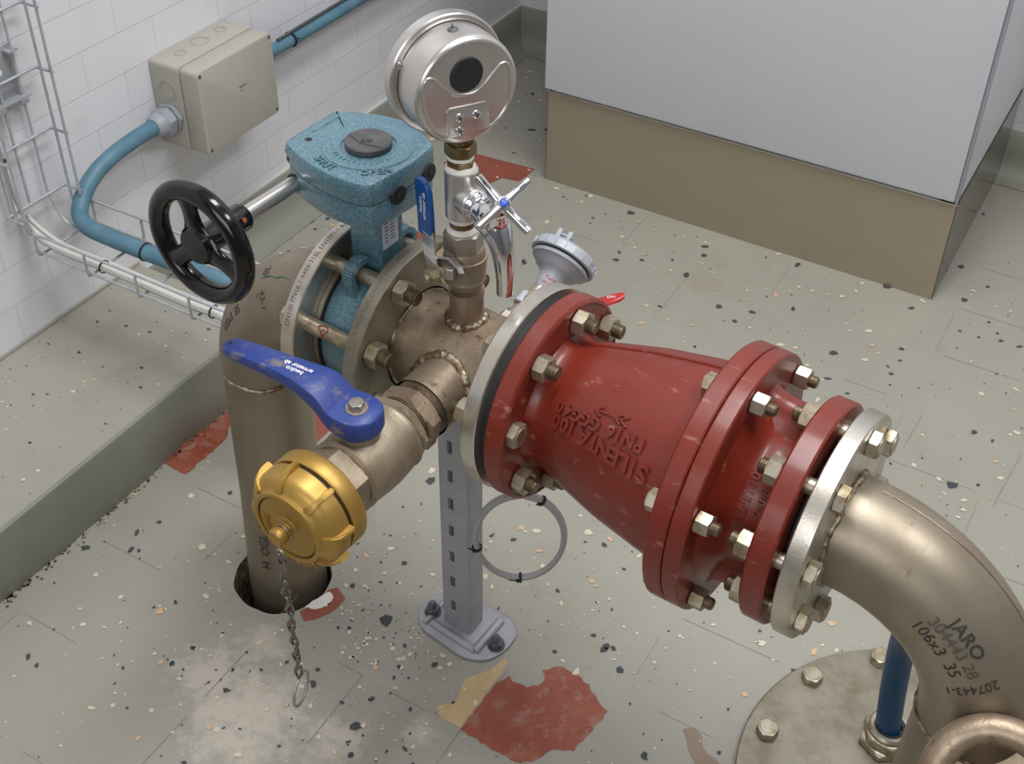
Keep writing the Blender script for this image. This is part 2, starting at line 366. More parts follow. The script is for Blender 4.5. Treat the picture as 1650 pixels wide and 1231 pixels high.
# ------------------------------------------------------------------ the room
WX, WY, WH = -1.12, 1.62, 2.6          # left wall plane x, back wall plane y, ceiling height (room coordinates)
EX, FY = 2.0, -2.15
HC = V((-0.556, -0.040)); HR = 0.0665   # hole in the floor round the left pipe
def floor_build():
    mb = MB()
    s = 0.12; N = 48
    cx, cy = HC
    inner = []; outer = []
    for k in range(N):
        a = 2*PI*k/N; c, s_ = math.cos(a), math.sin(a)
        jit = 1+0.012*math.sin(5*a)+0.01*math.sin(11*a+1)
        inner.append(V((cx+HR*jit*c, cy+HR*jit*s_, 0)))
        m = s/max(abs(c), abs(s_)); outer.append(V((cx+m*c, cy+m*s_, 0)))
    mb.add(inner+outer, [(k, (k+1) % N, N+(k+1) % N, N+k) for k in range(N)], 0)
    lo = [V((p.x, p.y, -0.14)) for p in inner]
    mb.add(inner+lo, [(k, N+k, N+(k+1) % N, (k+1) % N) for k in range(N)], 1)
    mb.add([V((p.x, p.y, -0.135)) for p in inner], [tuple(range(N))], 1)
    x0, x1, y0, y1 = cx-s, cx+s, cy-s, cy+s
    A, B, C_, D_ = -3.0, 3.0, -3.2, 3.0
    mb.add([(A, C_, 0), (B, C_, 0), (B, y0, 0), (A, y0, 0)], [(0, 1, 2, 3)])
    mb.add([(A, y1, 0), (B, y1, 0), (B, D_, 0), (A, D_, 0)], [(0, 1, 2, 3)])
    mb.add([(A, y0, 0), (x0, y0, 0), (x0, y1, 0), (A, y1, 0)], [(0, 1, 2, 3)])
    mb.add([(x1, y0, 0), (B, y0, 0), (B, y1, 0), (x1, y1, 0)], [(0, 1, 2, 3)])
    def poly(pts, h, mi, rough=0.0, n=0):
        P = [V((a, b, h)) for a, b in pts]
        if n:
            Q = []
            for i in range(len(P)):
                a, b = P[i], P[(i+1) % len(P)]; d = b-a; nn = V((-d.y, d.x, 0))
                if nn.length > 0: nn.normalize()
                k = max(1, int(d.length/n))
                for j in range(k):
                    q = a+d*(j/k)
                    if j: q = q+nn*random.uniform(-rough, rough)
                    Q.append(q)
            P = Q
        c = sum(P, V((0, 0, 0)))/len(P)
        bm = bmesh.new(); vs = [bm.verts.new(p) for p in P]; f = bm.faces.new(vs); r = bmesh.ops.triangulate(bm, faces=[f])
        bm.verts.index_update()
        mb.add([v.co.copy() for v in bm.verts], [tuple(v.index for v in g.verts) for g in bm.faces], mi); bm.free()
    # peeled patches that bare the red tiles (room-aligned tile joints)
    poly([(-.211, -.099), (-.214, -.04), (-.214, -.017), (-.207, .001), (-.198, -.004), (-.186, -.001), (-.177, -.001), (-.167, .01), (-.165, .02), (-.176, .032), (-.162, .049), (-.144, .051), (-.115, .048), (-.107, .04), (-.075, .027), (-.076, .007), (-.08, -.044), (-.103, -.057), (-.113, -.085), (-.131, -.097)], .0006, 2, .0022, .006)
    poly([(-.255, -.088), (-.24, -.067), (-.247, -.045), (-.249, -.035), (-.231, -.006), (-.226, .018), (-.219, .016), (-.216, -.007), (-.215, -.038), (-.212, -.097), (-.242, -.098)], .0005, 3, .001, .008)
    poly([(-.495, -.074), (-.479, -.084), (-.467, -.069), (-.458, -.045), (-.458, -.024), (-.481, -.014), (-.488, -.024), (-.484, -.041)], .0006, 4, .001, .006)
    poly([(-.494, -.066), (-.480, -.060), (-.470, -.047), (-.474, -.030), (-.484, -.026), (-.489, -.040)], .0009, 8, .0015, .004)
    poly([(-1.039, .977), (-1.015, 1.044), (-.957, 1.052), (-.869, 1.065), (-.864, 1.008), (-.904, .998), (-.917, .95), (-.98, .92)], .0006, 4, .001, .02)
    poly([(-.90, .022), (-.808, .022), (-.812, .07), (-.814, .108), (-.838, .155), (-.86, .30), (-.93, .30)], .0006, 2, .0025, .008)
    poly([(-.80, .23), (-.694, .167), (-.695, .243), (-.691, .318), (-.775, .355), (-.858, .357)], .0006, 4, .001, .02)
    poly([(.014, .058), (.024, .068), (.037, .063), (.046, .049), (.073, .041), (.049, .024), (.03, .04)], .0006, 5, .001, .006)
    poly([(-.995, .724), (-.918, .712), (-.875, .702), (-.865, .728), (-.958, .748)], .0006, 4, .001, .02)
    # tile joints telegraphing through the coating
    c, s_ = math.cos(PSI), math.sin(PSI)
    def seg(a, b, wd=.0011, mi=6):
        a, b = RW(*a), RW(*b); d = (b-a).normalized(); nn = V((-d.y, d.x, 0))*wd/2
        mb.add([a-nn+V((0, 0, .0004)), b-nn+V((0, 0, .0004)), b+nn+V((0, 0, .0004)), a+nn+V((0, 0, .0004))], [(0, 1, 2, 3)], mi)
    for i in range(-5, 12):
        x = -.217+.1505*i
        for j in range(-7, 11):
            y = -.083+.148*j
            if random.random() < 0.35: seg((x, y+random.uniform(0, .05)), (x, y+.148-random.uniform(0, .05)), random.uniform(.0004, .0012))
            if random.random() < 0.42: seg((x+random.uniform(0, .05), y), (x+.1505-random.uniform(0, .05), y), random.uniform(.0004, .0012))
    for a, b in (((-.217, -.083), (-.2114, .02)), ((-.2165, -.1375), (-.217, -.083)), ((-.217, -.083), (-.13, -.086)), ((.2567, .64), (.268, .775)), ((.1063, .69), (.110, .785)), ((-.366, -.195), (-.367, -.08)), ((-.403, -.08), (-.367, -.08))):
        seg(a, b, .0016)
    # decorative flakes in the coating
    rng = random.Random(11)
    def flake(x, y, r, mi, h=.0010):
        n = rng.randint(5, 8); a0 = rng.random()*6.28; st = rng.uniform(.4, 1.0); ro = rng.random()*3.14
        P = []
        for k in range(n):
            a = a0+2*PI*k/n; rr = r*rng.uniform(.55, 1.15)
            u, v_ = rr*math.cos(a), rr*math.sin(a)*st
            P.append((x+u*math.cos(ro)-v_*math.sin(ro), y+u*math.sin(ro)+v_*math.cos(ro), h))
        mb.add(P, [tuple(range(n))], mi)
    def ok(x, y):
        if (V((x, y))-HC).length < HR+.008: return False
        if -.218 < x < -.07 and -.10 < y < .05: return False
        if -.5 < x < -.455 and -.09 < y < -.01: return False
        return True
    for k in range(5200):
        x = rng.uniform(-1.25, 1.3); y = rng.uniform(-.55, 1.65)
        q = rng.random(); r = (.0013 + .0066*rng.random()**3.8)
        if ok(x, y): flake(x, y, r*(1.25 if q > .6 else 1), 9 if q < .50 else (10 if q < .64 else 11))
    for cx_, cy_, n, sp in ((-.36, .0, 90, .06), (-.31, -.04, 90, .05), (-.42, -.02, 60, .05), (-.48, -.19, 60, .06), (-.25, .15, 40, .06), (-.15, .12, 40, .06), (-.33, -.12, 60, .05), (.12, .6, 50, .09), (0, .5, 50, .1), (-.62, -.14, 50, .08), (-.03, .42, 40, .08), (-.55, -.2, 30, .05), (-.2, .6, 60, .12)):
        for k in range(n):
            x = rng.gauss(cx_, sp); y = rng.gauss(cy_, sp); q = rng.random()
            if ok(x, y): flake(x, y, .0010+.0042*rng.random()**2.6, 9 if q < .66 else (10 if q < .76 else 11))
    # dirt line along the foot of the step
    for k in range(260):
        t = rng.random(); x, y = -.852+abs(rng.gauss(0, .006)), -.30+t*.62
        p = RW(x, y); flake(p.x, p.y, rng.uniform(.001, .004), 7, .0008)
    struct('floor', mb, ['coat', 'sand', 'tile', 'cream', 'tileclean', 'brownfilm', 'joint', 'dirt', 'ptfe', 'chipc', 'chipp', 'chipd'])
floor_build()
def lime_material():
    """whitish lime scale that has dried on the coating in a blotchy pattern"""
    m = MT['coat']; nt = m.node_tree; N = nt.nodes; L = nt.links; b = N['Principled BSDF']
    src = b.inputs['Base Color'].links[0].from_socket
    tc = N.new('ShaderNodeTexCoord')
    n = N.new('ShaderNodeTexNoise'); n.inputs['Scale'].default_value = 34; n.inputs['Detail'].default_value = 12; n.inputs['Roughness'].default_value = 0.72
    L.new(tc.outputs['Object'], n.inputs['Vector'])
    def blob(c, r0, r1):
        d = N.new('ShaderNodeVectorMath'); d.operation = 'DISTANCE'; d.inputs[1].default_value = (c[0], c[1], 0); L.new(tc.outputs['Object'], d.inputs[0])
        r = N.new('ShaderNodeMapRange'); r.inputs[1].default_value = r1; r.inputs[2].default_value = r0; r.inputs[3].default_value = 0; r.inputs[4].default_value = 1
        L.new(d.outputs['Value'], r.inputs[0]); return r.outputs[0]
    tot = None
    for c, r0, r1 in (((-.44, -.235), .03, .13), ((-.52, -.215), .02, .09), ((-.33, -.20), .01, .08), ((-.50, -.14), .005, .07), ((-.25, -.13), .0, .05)):
        s = blob(c, r0, r1)
        if tot is None: tot = s
        else:
            a = N.new('ShaderNodeMath'); a.operation = 'MAXIMUM'; L.new(tot, a.inputs[0]); L.new(s, a.inputs[1]); tot = a.outputs[0]
    mu = N.new('ShaderNodeMath'); mu.operation = 'MULTIPLY_ADD'; mu.inputs[1].default_value = .42; L.new(tot, mu.inputs[0]); L.new(n.outputs['Fac'], mu.inputs[2])
    r = N.new('ShaderNodeMapRange'); r.inputs[1].default_value = .70; r.inputs[2].default_value = .92; r.inputs[4].default_value = .85; L.new(mu.outputs[0], r.inputs[0])
    mx = N.new('ShaderNodeMix'); mx.data_type = 'RGBA'; mx.inputs[7].default_value = rgb(192, 182, 168); L.new(r.outputs[0], mx.inputs[0]); L.new(src, mx.inputs[6])
    L.new(mx.outputs[2], b.inputs['Base Color'])
lime_material()

def wallbox(name, a, b, thick, h, m='wall'):
    """a,b: room-plan ends; object x runs along the wall, its inner face at local y=0"""
    A, B = RW(*a), RW(*b); L_ = (B-A).length; d = (B-A).normalized(); ang = math.atan2(d.y, d.x)
    mb = MB(); box(mb, 0, L_, 0, thick, -0.02, h)
    return struct(name, mb, m, 0, Matrix.Translation(A) @ Matrix.Rotation(ang, 4, 'Z'))
wallbox('wall_left', (WX, FY), (WX, WY), .1, WH)
wallbox('wall_back', (WX, WY), (EX, WY), .1, WH)
wallbox('wall_right', (EX, WY), (EX, FY), .1, WH, 'dimwall')
wallbox('wall_front', (EX, FY), (WX, FY), .1, WH, 'dimwall')
mb = MB(); box(mb, WX-.1, EX+.1, FY-.1, WY+.1, WH, WH+.1, RMAT); struct('ceiling', mb, 'ceiling')
# window in the front wall, behind the photographer
mb = MB(); box(mb, -.65, 1.05, FY, FY+.03, 1.1, 2.2, RMAT, .003); wf = struct('window_1', mb, 'white')
mb = MB(); box(mb, -.59, .99, FY+.028, FY+.034, 1.16, 2.14, RMAT); obj('pane', mb, 'sky', wf, 0)
# coved skirting
def skirt(name, a, b, hh=.1, mats='skirt'):
    A, B = RW(*a), RW(*b); L_ = (B-A).length; d = (B-A).normalized(); n = V((d.y, -d.x, 0))   # inwards
    prof = [(0, hh), (.006, hh), (.009, hh-.003), (.009, .05), (.012, .03), (.020, .014), (.034, .004), (.055, .0012), (0, .0012)]
    vs = [A+n*p+Z*q for p, q in prof]+[B+n*p+Z*q for p, q in prof]; k = len(prof)
    mb = MB(); mb.add(vs, [(i, (i+1) % k, k+(i+1) % k, k+i) for i in range(k)]+[tuple(range(k)), tuple(range(2*k-1, k-1, -1))])
    struct(name, mb, mats, 50)
skirt('baseboard_left', (WX, .335), (WX, WY))
mb = MB(); box(mb, WX, WX+.0065, .335, WY, .0992, .1030, RMAT, .001); struct('trim_3', mb, 'cablelight')
skirt('baseboard_back', (WX, WY), (EX, WY))
skirt('baseboard_right', (EX, WY), (EX, FY))
# raised step along the left wall
def step():
    mb = MB(); M = RMAT; H = .115
    ya, yb = FY, .335
    vs = []; n = 60
    rng = random.Random(3)
    top = []; bot = []
    for i in range(n+1):
        y = ya+(yb-ya)*i/n; j = rng.uniform(-.0035, .0035)
        top.append((y, j)); 
    prof = lambda j: [(WX, H), (-.852, H), (-.847, H-.002), (-.845, H-.008), (-.850+j, .004), (-.853+j*1.3, -.005), (WX, -.005)]
    k = 7
    for y, j in top: vs += [M @ V((a, y, b)) for a, b in prof(j)]
    fs = []; mi = []
    for i in range(n):
        for q in range(k-1):
            fs.append((i*k+q, i*k+q+1, (i+1)*k+q+1, (i+1)*k+q)); mi.append(0 if q == 0 else 1)
    fs.append(tuple(range(k))); mi.append(1); fs.append(tuple(n*k+i for i in range(k-1, -1, -1))); mi.append(1)
    mb.add(vs, fs); mb.m = mi
    def flake(x, y, r, m_):
        a0 = rng.random()*6; nn = rng.randint(5, 8); st = rng.uniform(.45, 1)
        mb.add([M @ V((x+r*rng.uniform(.6, 1.1)*math.cos(a0+6.283*q/nn), y+st*r*rng.uniform(.6, 1.1)*math.sin(a0+6.283*q/nn), H+.0006)) for q in range(nn)], [tuple(range(nn))], m_)
    for q in range(330):
        x, y = rng.uniform(WX+.01, -.86), rng.uniform(-.45, .39); c = rng.random()
        flake(x, y, .0010+.004*rng.random()**3.5, 2 if c < .45 else (3 if c < .6 else 4))
    flake(RW(0, 0).x-.915, .185, .0028, 5)
    struct('trim_1', mb, ['coat', 'coatface', 'chipc', 'chipp', 'chipd', 'hose'], 30)
    # patched lip of coating where wall meets step
    mb = MB(); box(mb, WX, WX+.003, FY, yb, H, H+.005, M, .001); struct('trim_2', mb, 'coat', 0)
step()

# ------------------------------------------------------------------ bolts
def flange_bolt(parent, x_head, x_nut, ang, r, d=.016, af=.024, head_side=-1, proud=.012, washer=False, rot=None, label=None, mhead='bolt'):
    """head at x_head (outer face there), nut against x_nut; runs along x"""
    if rot is None: rot = random.uniform(0, PI/3)
    y, z = r*math.cos(ang), .5+r*math.sin(ang)
    s = 1 if x_nut > x_head else -1
    mb = MB(); a = V((s, 0, 0)); o = V((x_head, y, z)); L_ = abs(x_nut-x_head)
    hexnut(mb, frame(o, a), -.0100, 0, af, rot)
    disc(mb, -.0112, -.0095, af*.43, o, a, 24, .0006)
    disc(mb, -.0002, L_-.005, d/2, o, a, 24, .0003)
    thread(mb, o, a, L_-.006, L_+.0145+proud, d/2, .0021, 20, mi=1)
    b = obj('bolt', mb, [mhead, 'boltdark'], parent, 30)
    mb = MB(); hexnut(mb, frame(V((x_nut, y, z)), a), .0006 if not washer else .003, .0145, af, rot+.4)
    obj('nut', mb, 'bolt', b, 30)
    if washer:
        mb = MB(); ring(mb, .0002, .003, d/2, af*.62, V((x_nut, y, z)), a, 28, .0004); obj('washer', mb, 'steel', b)
    return b

# ------------------------------------------------------------------ left pipe with elbow
t = thing('pipe_elbow', 'weathered stainless pipe rising from the floor hole and bending to the handwheel valve', 'pipe', (-.556, -.03, 0))
mb = MB()
path = [V((-.556, -.032, -.13)), V((-.560, -.026, 0)), V((-.5665, -.012, .15)), V((-.574, -.001, .33))]
path = [path[0].lerp(path[1], i/4) for i in range(4)]+[path[1].lerp(path[2], i/6) for i in range(6)]+[path[2].lerp(path[3], i/6) for i in range(6)]
path += arc((-.424, 0, .348), .152, PI, PI/2, 22, X, Z)
tube(mb, path, .053, 56, cap=False)
obj('pipe', mb, 'steelpipe', t, 40)
def wobble_ring(c, axis, r, wr, up=None, n=90, amp=.0011, seed=1, mats='weld', parent=None, name='weld_bead'):
    rg = random.Random(seed); M = frame(c, axis, up); ph = [rg.random()*6 for _ in range(4)]
    pts = []; rr = []
    for k in range(n):
        a = 2*PI*k/n
        pts.append(M @ V(((r)*math.cos(a), (r)*math.sin(a), amp*(math.sin(3*a+ph[0])+.6*math.sin(7*a+ph[1])))))
        rr.append(wr*(1+.13*math.sin(31*a+ph[2])+.13*math.sin(13*a+ph[1])+.10*rg.uniform(-1, 1)))
    mb = MB(); tube(mb, pts, rr, 10, closed=True); return obj(name, mb, mats, parent, 60)
wobble_ring((-.5745, 0, .345), Z, .053, .0026, parent=t)
wobble_ring((-.4295, 0, .5), X, .053, .004, parent=t, seed=4)
mb = MB(); ring(mb, -.428, -.410, .054, .11, AX(0), X, 96, .0012)
fl = obj('flange', mb, 'rim', t)
mb = MB(); ring(mb, -.4101, -.4045, .054, .079, AX(0), X, 64, .0008); obj('lap_collar', mb, 'flangeface', t)
mb = MB()
text(mb, 'DN100 PN16 1.4404/316L EN1092-1 A-108', .0080, wrapa(-.4205, math.radians(122), .1101, -1, -1), spacing=1.0)
obj('stamping', mb, 'inkgrey', t, 0)
mb = MB()
def elb(th, psi, R=.152, r=.0535):       # point on the left elbow: th along the bend (0 at flange end), psi around
    c = V((-.424-R*math.sin(th), 0, .348+R*math.cos(th))); n = V((-math.sin(th), 0, math.cos(th)))
    return c + n*r*math.cos(psi) + V((0, -1, 0))*r*math.sin(psi)
def elbtext(th0, psi0, rot):
    cr_, sr_ = math.cos(rot), math.sin(rot)
    def f(u, v, w_):
        a, b = u*cr_-v*sr_, u*sr_+v*cr_
        return elb(th0+a/.17, psi0+b/.0535)
    return f
text(mb, '105x3  35', .0135, elbtext(.98, 1.08, PI), bold=.0001)
obj('marking', mb, 'ink', t, 0)
mb = MB(); text(mb, '20     43-1', .0125, elbtext(.53, .86, PI/2)); obj('marking', mb, 'ink', t, 0)
mb = MB(); pts = [elb(.56-.26*i/8, .62+.02*math.sin(i*1.7)+.008*i, r=.0536) for i in range(9)]
tube(mb, pts, .0006, 5); obj('marking', mb, 'greenink', t, 0, label='green pen line')
mb = MB()
def vtext(zc, ang):
    def f(u, v, w_):
        z_ = zc+u; k = (z_-0)/.33; cx, cy = -.560-.014*k, -.026+.025*k
        a = ang-v/.0535; return V((cx+.0535*math.cos(a), cy+.0535*math.sin(a), z_))
    return f
text(mb, 'H  OGL  LI', .0185, vtext(.092, -1.29))
obj('marking', mb, 'ink', t, 0)

# ------------------------------------------------------------------ butterfly valve
t = thing('butterfly_valve', 'teal painted butterfly valve with gearbox and black handwheel clamped between two steel flanges', 'valve', (-.377, 0, .42))
BX = -.377
mb = MB()
revolve(mb, [(-.026, .052), (-.026, .074), (-.024, .0765), (-.018, .079), (-.012, .080), (.012, .080), (.018, .079), (.024, .0765), (.026, .074), (.026, .052)], AX(BX), X, 96, closed=True)
box(mb, -.012, .012, -.01, .01, -.092, -.07, Matrix.Translation((BX, 0, .5)), .002)
body = obj('body', mb, 'teal', t)
mb = MB(); ring(mb, -.0272, -.0258, .050, .0775, AX(BX), X, 80, .0004); ring(mb, .0258, .0325, .050, .0775, AX(BX), X, 80, .0004)
obj('liner', mb, 'rubber', t)
mb = MB()
prism(mb, [(-.399, -.018), (-.363, -.020), (-.360, -.017), (-.360, .018), (-.363, .020), (-.397, .020), (-.401, .016), (-.401, -.015)], Matrix.Identity(4), .566, .662, .002)
obj('neck', mb, 'teal', t, 30)
def lug(ang, sgn):
    mb = MB(); y, z = .09*math.cos(ang), .5+.09*math.sin(ang)
    # hook shaped lug wrapping the outside of the bolt
    c = V((0, y, z)); er = V((0, math.cos(ang), math.sin(ang))); et = V((0, -math.sin(ang), math.cos(ang)))*sgn
    path = [c-er*.018-et*.020, c-er*.004-et*.0165, c+er*.008-et*.0145, c+er*.0145-et*.006, c+er*.0165+et*.003, c+er*.012+et*.0125, c+er*.0+et*.0165, c-er*.018+et*.020]
    path = catmull(path, 5); w_ = .0065
    for i in range(len(path)-1):
        a, b = path[i], path[i+1]; d = (b-a).normalized(); n = V((0, -d.z, d.y))*.0032
        q = [V((BX-w_, 0, 0)), V((BX+w_, 0, 0))]
        vs = [a-n+q[0], a+n+q[0], b+n+q[0], b-n+q[0], a-n+q[1], a+n+q[1], b+n+q[1], b-n+q[1]]
        mb.add(vs, [(0, 1, 2, 3), (4, 7, 6, 5), (0, 4, 5, 1), (1, 5, 6, 2), (2, 6, 7, 3), (3, 7, 4, 0)])
    return mb
for a_, s_ in ((112.5, 1), (67.5, -1), (-112.5, -1), (-67.5, 1)):
    lb = lug(math.radians(a_), s_)
    me = mesh('lug', lb, 'teal', 40)
    bm = bmesh.new(); bm.from_mesh(me); bmesh.ops.remove_doubles(bm, verts=bm.verts, dist=.0004); bm.to_mesh(me); bm.free()
    obj('lug', me, None, t)
# gearbox housing
poly_ = catmull([V((-.458, -.030, 0)), V((-.456, -.040, 0)), V((-.449, -.0455, 0)), V((-.42, -.057, 0)), V((-.385, -.064, 0)), V((-.352, -.0635, 0)), V((-.338, -.0585, 0)), V((-.3325, -.049, 0)), V((-.3275, .0, 0)), V((-.331, .034, 0)), V((-.338, .043, 0)), V((-.36, .054, 0)), V((-.389, .062, 0)), V((-.425, .054, 0)), V((-.452, .040, 0)), V((-.459, .030, 0))], 4, closed=True)
P2 = [(p.x, p.y) for p in poly_]
mb = MB(); I4 = Matrix.Identity(4)
cxg = sum(p[0] for p in P2)/len(P2); cyg = sum(p[1] for p in P2)/len(P2)
P2b = [(cxg+(x-cxg)*.975, cyg+(y-cyg)*.975) for x, y in P2]
prism(mb, P2b, I4, .662, .690, .004)
prism(mb, P2, I4, .6895, .716, .0055)
g = obj('gearbox', mb, 'teal', t, 25)
mb = MB(); ring(mb, .7155, .7172, .028, .046, V((-.381, -.002, 0)), Z, 72, .0008)
text(mb, 'SHUT', .0125, (lambda u, v, w_: V((-.381+(.053-v)*math.cos(-1.83+u/.055), -.002+(.053-v)*math.sin(-1.83+u/.055), .7163+w_))), depth=.0012)
text(mb, 'OPEN', .0125, (lambda u, v, w_: V((-.381+(.052-v)*math.cos(-.75+u/.055), -.002+(.052-v)*math.sin(-.75+u/.055), .7163+w_))), depth=.0012)
for k in range(12):
    a = -2.1+k*.16; M = Matrix.Translation((-.381+.0345*math.cos(a), -.002+.0345*math.sin(a), 0)) @ Matrix.Rotation(a, 4, 'Z'); box(mb, -.002, .002, -.0005, .0005, .7165, .718, M)
box(mb, -.447, -.444, -.012, .030, .7155, .7166, I4, .0003)
obj('scale', mb, 'teal', g, 30)
mb = MB(); disc(mb, .717, .7235, .0235, V((-.381, -.002, 0)), Z, 56, .0009)
cap = obj('position_cap', mb, 'darkcap', t)
mb = MB()
a1, a2 = V((-.4025, -.0045, .7238)), V((-.3590, -.0065, .7238)); m_ = V((-.383, -.012, .7238))
tube(mb, [a1, m_], .0007, 6); tube(mb, [m_, a2], .0007, 6)
text(mb, 'AV', .009, planar((-.381, -.005, .7237), (-.8, -.5, 0), (.5, -.8, 0)), depth=.0008)
obj('pointer', mb, 'darkcap', cap, 30)
for yy, zz in ((-.0215, .6885), (.0255, .6905)):
    mb = MB(); nn = V((1, -.09 if yy < 0 else .04, 0)); disc(mb, -.004, .0022, .0105, V((-.3305 if yy < 0 else -.3290, yy, zz)), nn, 32, .0012); disc(mb, .002, .0034, .0035, V((-.3305 if yy < 0 else -.3290, yy, zz)), nn, 20, .0008); obj('plug', mb, 'rubber', t)
mb = MB()
for xx, zz in ((-.4550, .704), (-.4500, .6985)): disc(mb, -.001, .0012, .0024, V((xx, -.0405 if xx < -.452 else -.0445, zz)), V((-.45, -.9, 0)), 16, .0003)
disc(mb, -.0012, .0004, .0036, V((-.438, -.026, .716)), Z, 20, .0002)
obj('screw_hole', mb, 'rubber', t)
# shaft and handwheel
SX, SZ = -.440, .676
mb = MB(); tube(mb, [V((SX, -.03, SZ)), V((SX, -.172, SZ))], .0084, 28)
sh = obj('shaft', mb, 'satin', t)
mb = MB(); ring(mb, 0, .0012, .008, .0105, V((SX, -.0485, SZ)), -Y, 28, .0003); obj('shaft_seal', mb, 'rubber', t)
WC = V((SX, -.178, SZ)); WR = .0545; wr = .0098
mb = MB(); tube(mb, arc(WC, WR, 0, 2*PI*79/80, 79, X, Z), wr, 20, closed=True)
hw = obj('handwheel', mb, 'black', t, 60)
mb = MB(); revolve(mb, [(-.056, 0), (-.056, .0128), (-.054, .0142), (-.030, .0142), (-.004, .0142), (.002, .019), (.006, .0195), (.0095, .017), (.0098, 0)], WC, -Y, 40); obj('hub', mb, 'black', hw, 40)
for k in range(3):
    a = math.radians(100+120*k); d = V((math.cos(a), 0, math.sin(a))); e = V((-math.sin(a), 0, math.cos(a)))
    mb = MB(); n_ = 12; vs = []
    for i in range(n_+1):
        s_ = i/n_; r_ = .012+s_*(WR-.012); wdt = .0095+.0075*(2*s_-1)**2*(1 if s_ < .5 else 1.1); th_ = .0045+.0015*s_
        for k2 in range(12):
            b = 2*PI*k2/12; vs.append(WC + d*r_ + e*wdt*math.cos(b) + V((0, -1, 0))*(th_*math.sin(b)+.0015))
    mb.add(vs, [(i*12+k2, i*12+(k2+1) % 12, (i+1)*12+(k2+1) % 12, (i+1)*12+k2) for i in range(n_) for k2 in range(12)])
    obj('spoke', mb, 'black', hw, 60)
mb = MB(); disc(mb, -.001, .0008, .0026, V((SX+.0128, -.133, SZ+.0062)), V((.9, 0, .43)), 16, .0003); obj('set_screw', mb, 'orange', hw)
# rating label on the neck
mb = MB()
vs = [V((-.3535, -.0264, .652)), V((-.3535, -.0264, .616)), V((-.3475, -.0262, .616)), V((-.3475, -.0262, .652))]
lf = planar((-.3538+.0002, -.012, .632), (0, 1, 0), (0, 0, 1))
mb = MB(); box(mb, -.0125, .0125, -.021, .021, 0, .0005, Matrix(((0, 0, 1, -.3600), (1, 0, 0, -.0020), (0, 1, 0, .628), (0, 0, 0, 1))))
lab = obj('rating_label', mb, 'label', t, 0)
mb = MB(); lp = planar((-.3594, -.0020, .628), Y, Z)
for k in range(7): 
    for seg_ in ((-.009, -.002), (0, .008)):
        z_ = .012-.0042*k; mb.add([lp(seg_[0], z_, 0), lp(seg_[1]-random.random()*.003, z_, 0), lp(seg_[1]-random.random()*.002, z_+.0012, 0), lp(seg_[0], z_+.0012, 0)], [(0, 1, 2, 3)])
mb.add([lp(-.006, .0175, 0), lp(.011, .0175, 0), lp(.011, .0190, 0), lp(-.006, .0190, 0)], [(0, 1, 2, 3)])
disc(mb, 0, .0001, .0024, lp(-.0090, .0155, 0), X, 16, .00002, mi=1)
obj('print', mb, ['ink', 'redprint'], lab, 0)
for k in range(8):
    a = math.radians(22.5+45*k)
    flange_bolt(t, -.428, -.326, a, .09, .0165, .024, proud=.011)

bt = [o for o in D.objects if o.parent is t and o.name.startswith('bolt')][3]
mb = MB(); by, bz = .09*math.cos(math.radians(157.5)), .5+.09*math.sin(math.radians(157.5))
def onb(u, a, r=.0085): return V((-.386+u, by+r*math.cos(math.radians(a)), bz+r*math.sin(math.radians(a))))
tube(mb, catmull([onb(.000, 150), onb(-.004, 120), onb(.001, 100), onb(.006, 105), onb(.008, 130), onb(.004, 160), onb(.003, 190), onb(.001, 150), onb(.004, 125)], 5), .0009, 6)
obj('rust_mark', mb, 'orange', bt, 60, label='orange rust squiggle')
# ------------------------------------------------------------------ pipe spool with branches
t = thing('pipe_spool', 'brown stained stainless pipe spool between the handwheel valve and the red check valve', 'pipe', (-.26, 0, .44))
mb = MB(); revolve(mb, [(-.3375, .0500), (-.3375, .0540), (-.331, .0545), (-.325, .0553), (-.315, .0558), (-.19, .0558), (-.185, .0555), (-.182, .0555), (-.182, .05)], AX(0), X, 96)
tube(mb, [V((-.2655, 0, .53)), V((-.2655, 0, .5905))], .0175, 40, cap=False)
tube(mb, [V((-.2575, -.03, .5)), V((-.2575, -.0905, .5))], .0337, 56, cap=False)
d_ = V((.10, .93, .34)).normalized(); TS = V((-.262, .045, .500))
tube(mb, [V((-.2655, -.0, .586)), V((-.2655, 0, .5915))], .0184, 40)
obj('pipe', mb, 'steeldirty', t, 40)
mb = MB(); ring(mb, -.344, -.326, .0585, .11, AX(0), X, 96, .0012); f2 = obj('flange', mb, 'flangeface', t)
mb = MB(); ring(mb, -.1955, -.179, .055, .11, AX(0), X, 96, .0012); f3 = obj('flange', mb, 'rim', t)
mb = MB()
text(mb, '1.4404/316L DN100 PN16 EN1092', .0080, wrapa(-.336, math.radians(118), .1101, -1, -1))
obj('stamping', mb, 'inkgrey', f2, 0)
def saddle(c, axis, u, r, R, wr, seed, parent):
    """weld where a branch of radius r along axis meets the main pipe (x axis) of radius R"""
    rg = random.Random(seed); pts = []; rr = []; v_ = V(axis).cross(V(u))
    for k in range(80):
        a = 2*PI*k/80; p = V(c)+V(u)*r*math.cos(a); s_ = r*math.sin(a)
        h = math.sqrt(max(0, R*R-s_*s_)); q = p + v_*s_ + V(axis)*h
        pts.append(q); rr.append(wr*(1.15+.12*math.sin(27*a+seed)+.12*math.sin(11*a)+.15*rg.uniform(-1, 1)))
    mb = MB(); tube(mb, pts, rr, 10, closed=True); return obj('weld_bead', mb, 'weld', parent, 60)
saddle((-.2655, 0, .5), Z, X, .0185, .0558, .0040, 3, t)
saddle((-.2575, 0, .5), -Y, X, .0345, .0552, .0046, 5, t)
wobble_ring((-.3255, 0, .5), X, .0550, .0022, parent=t, seed=8)
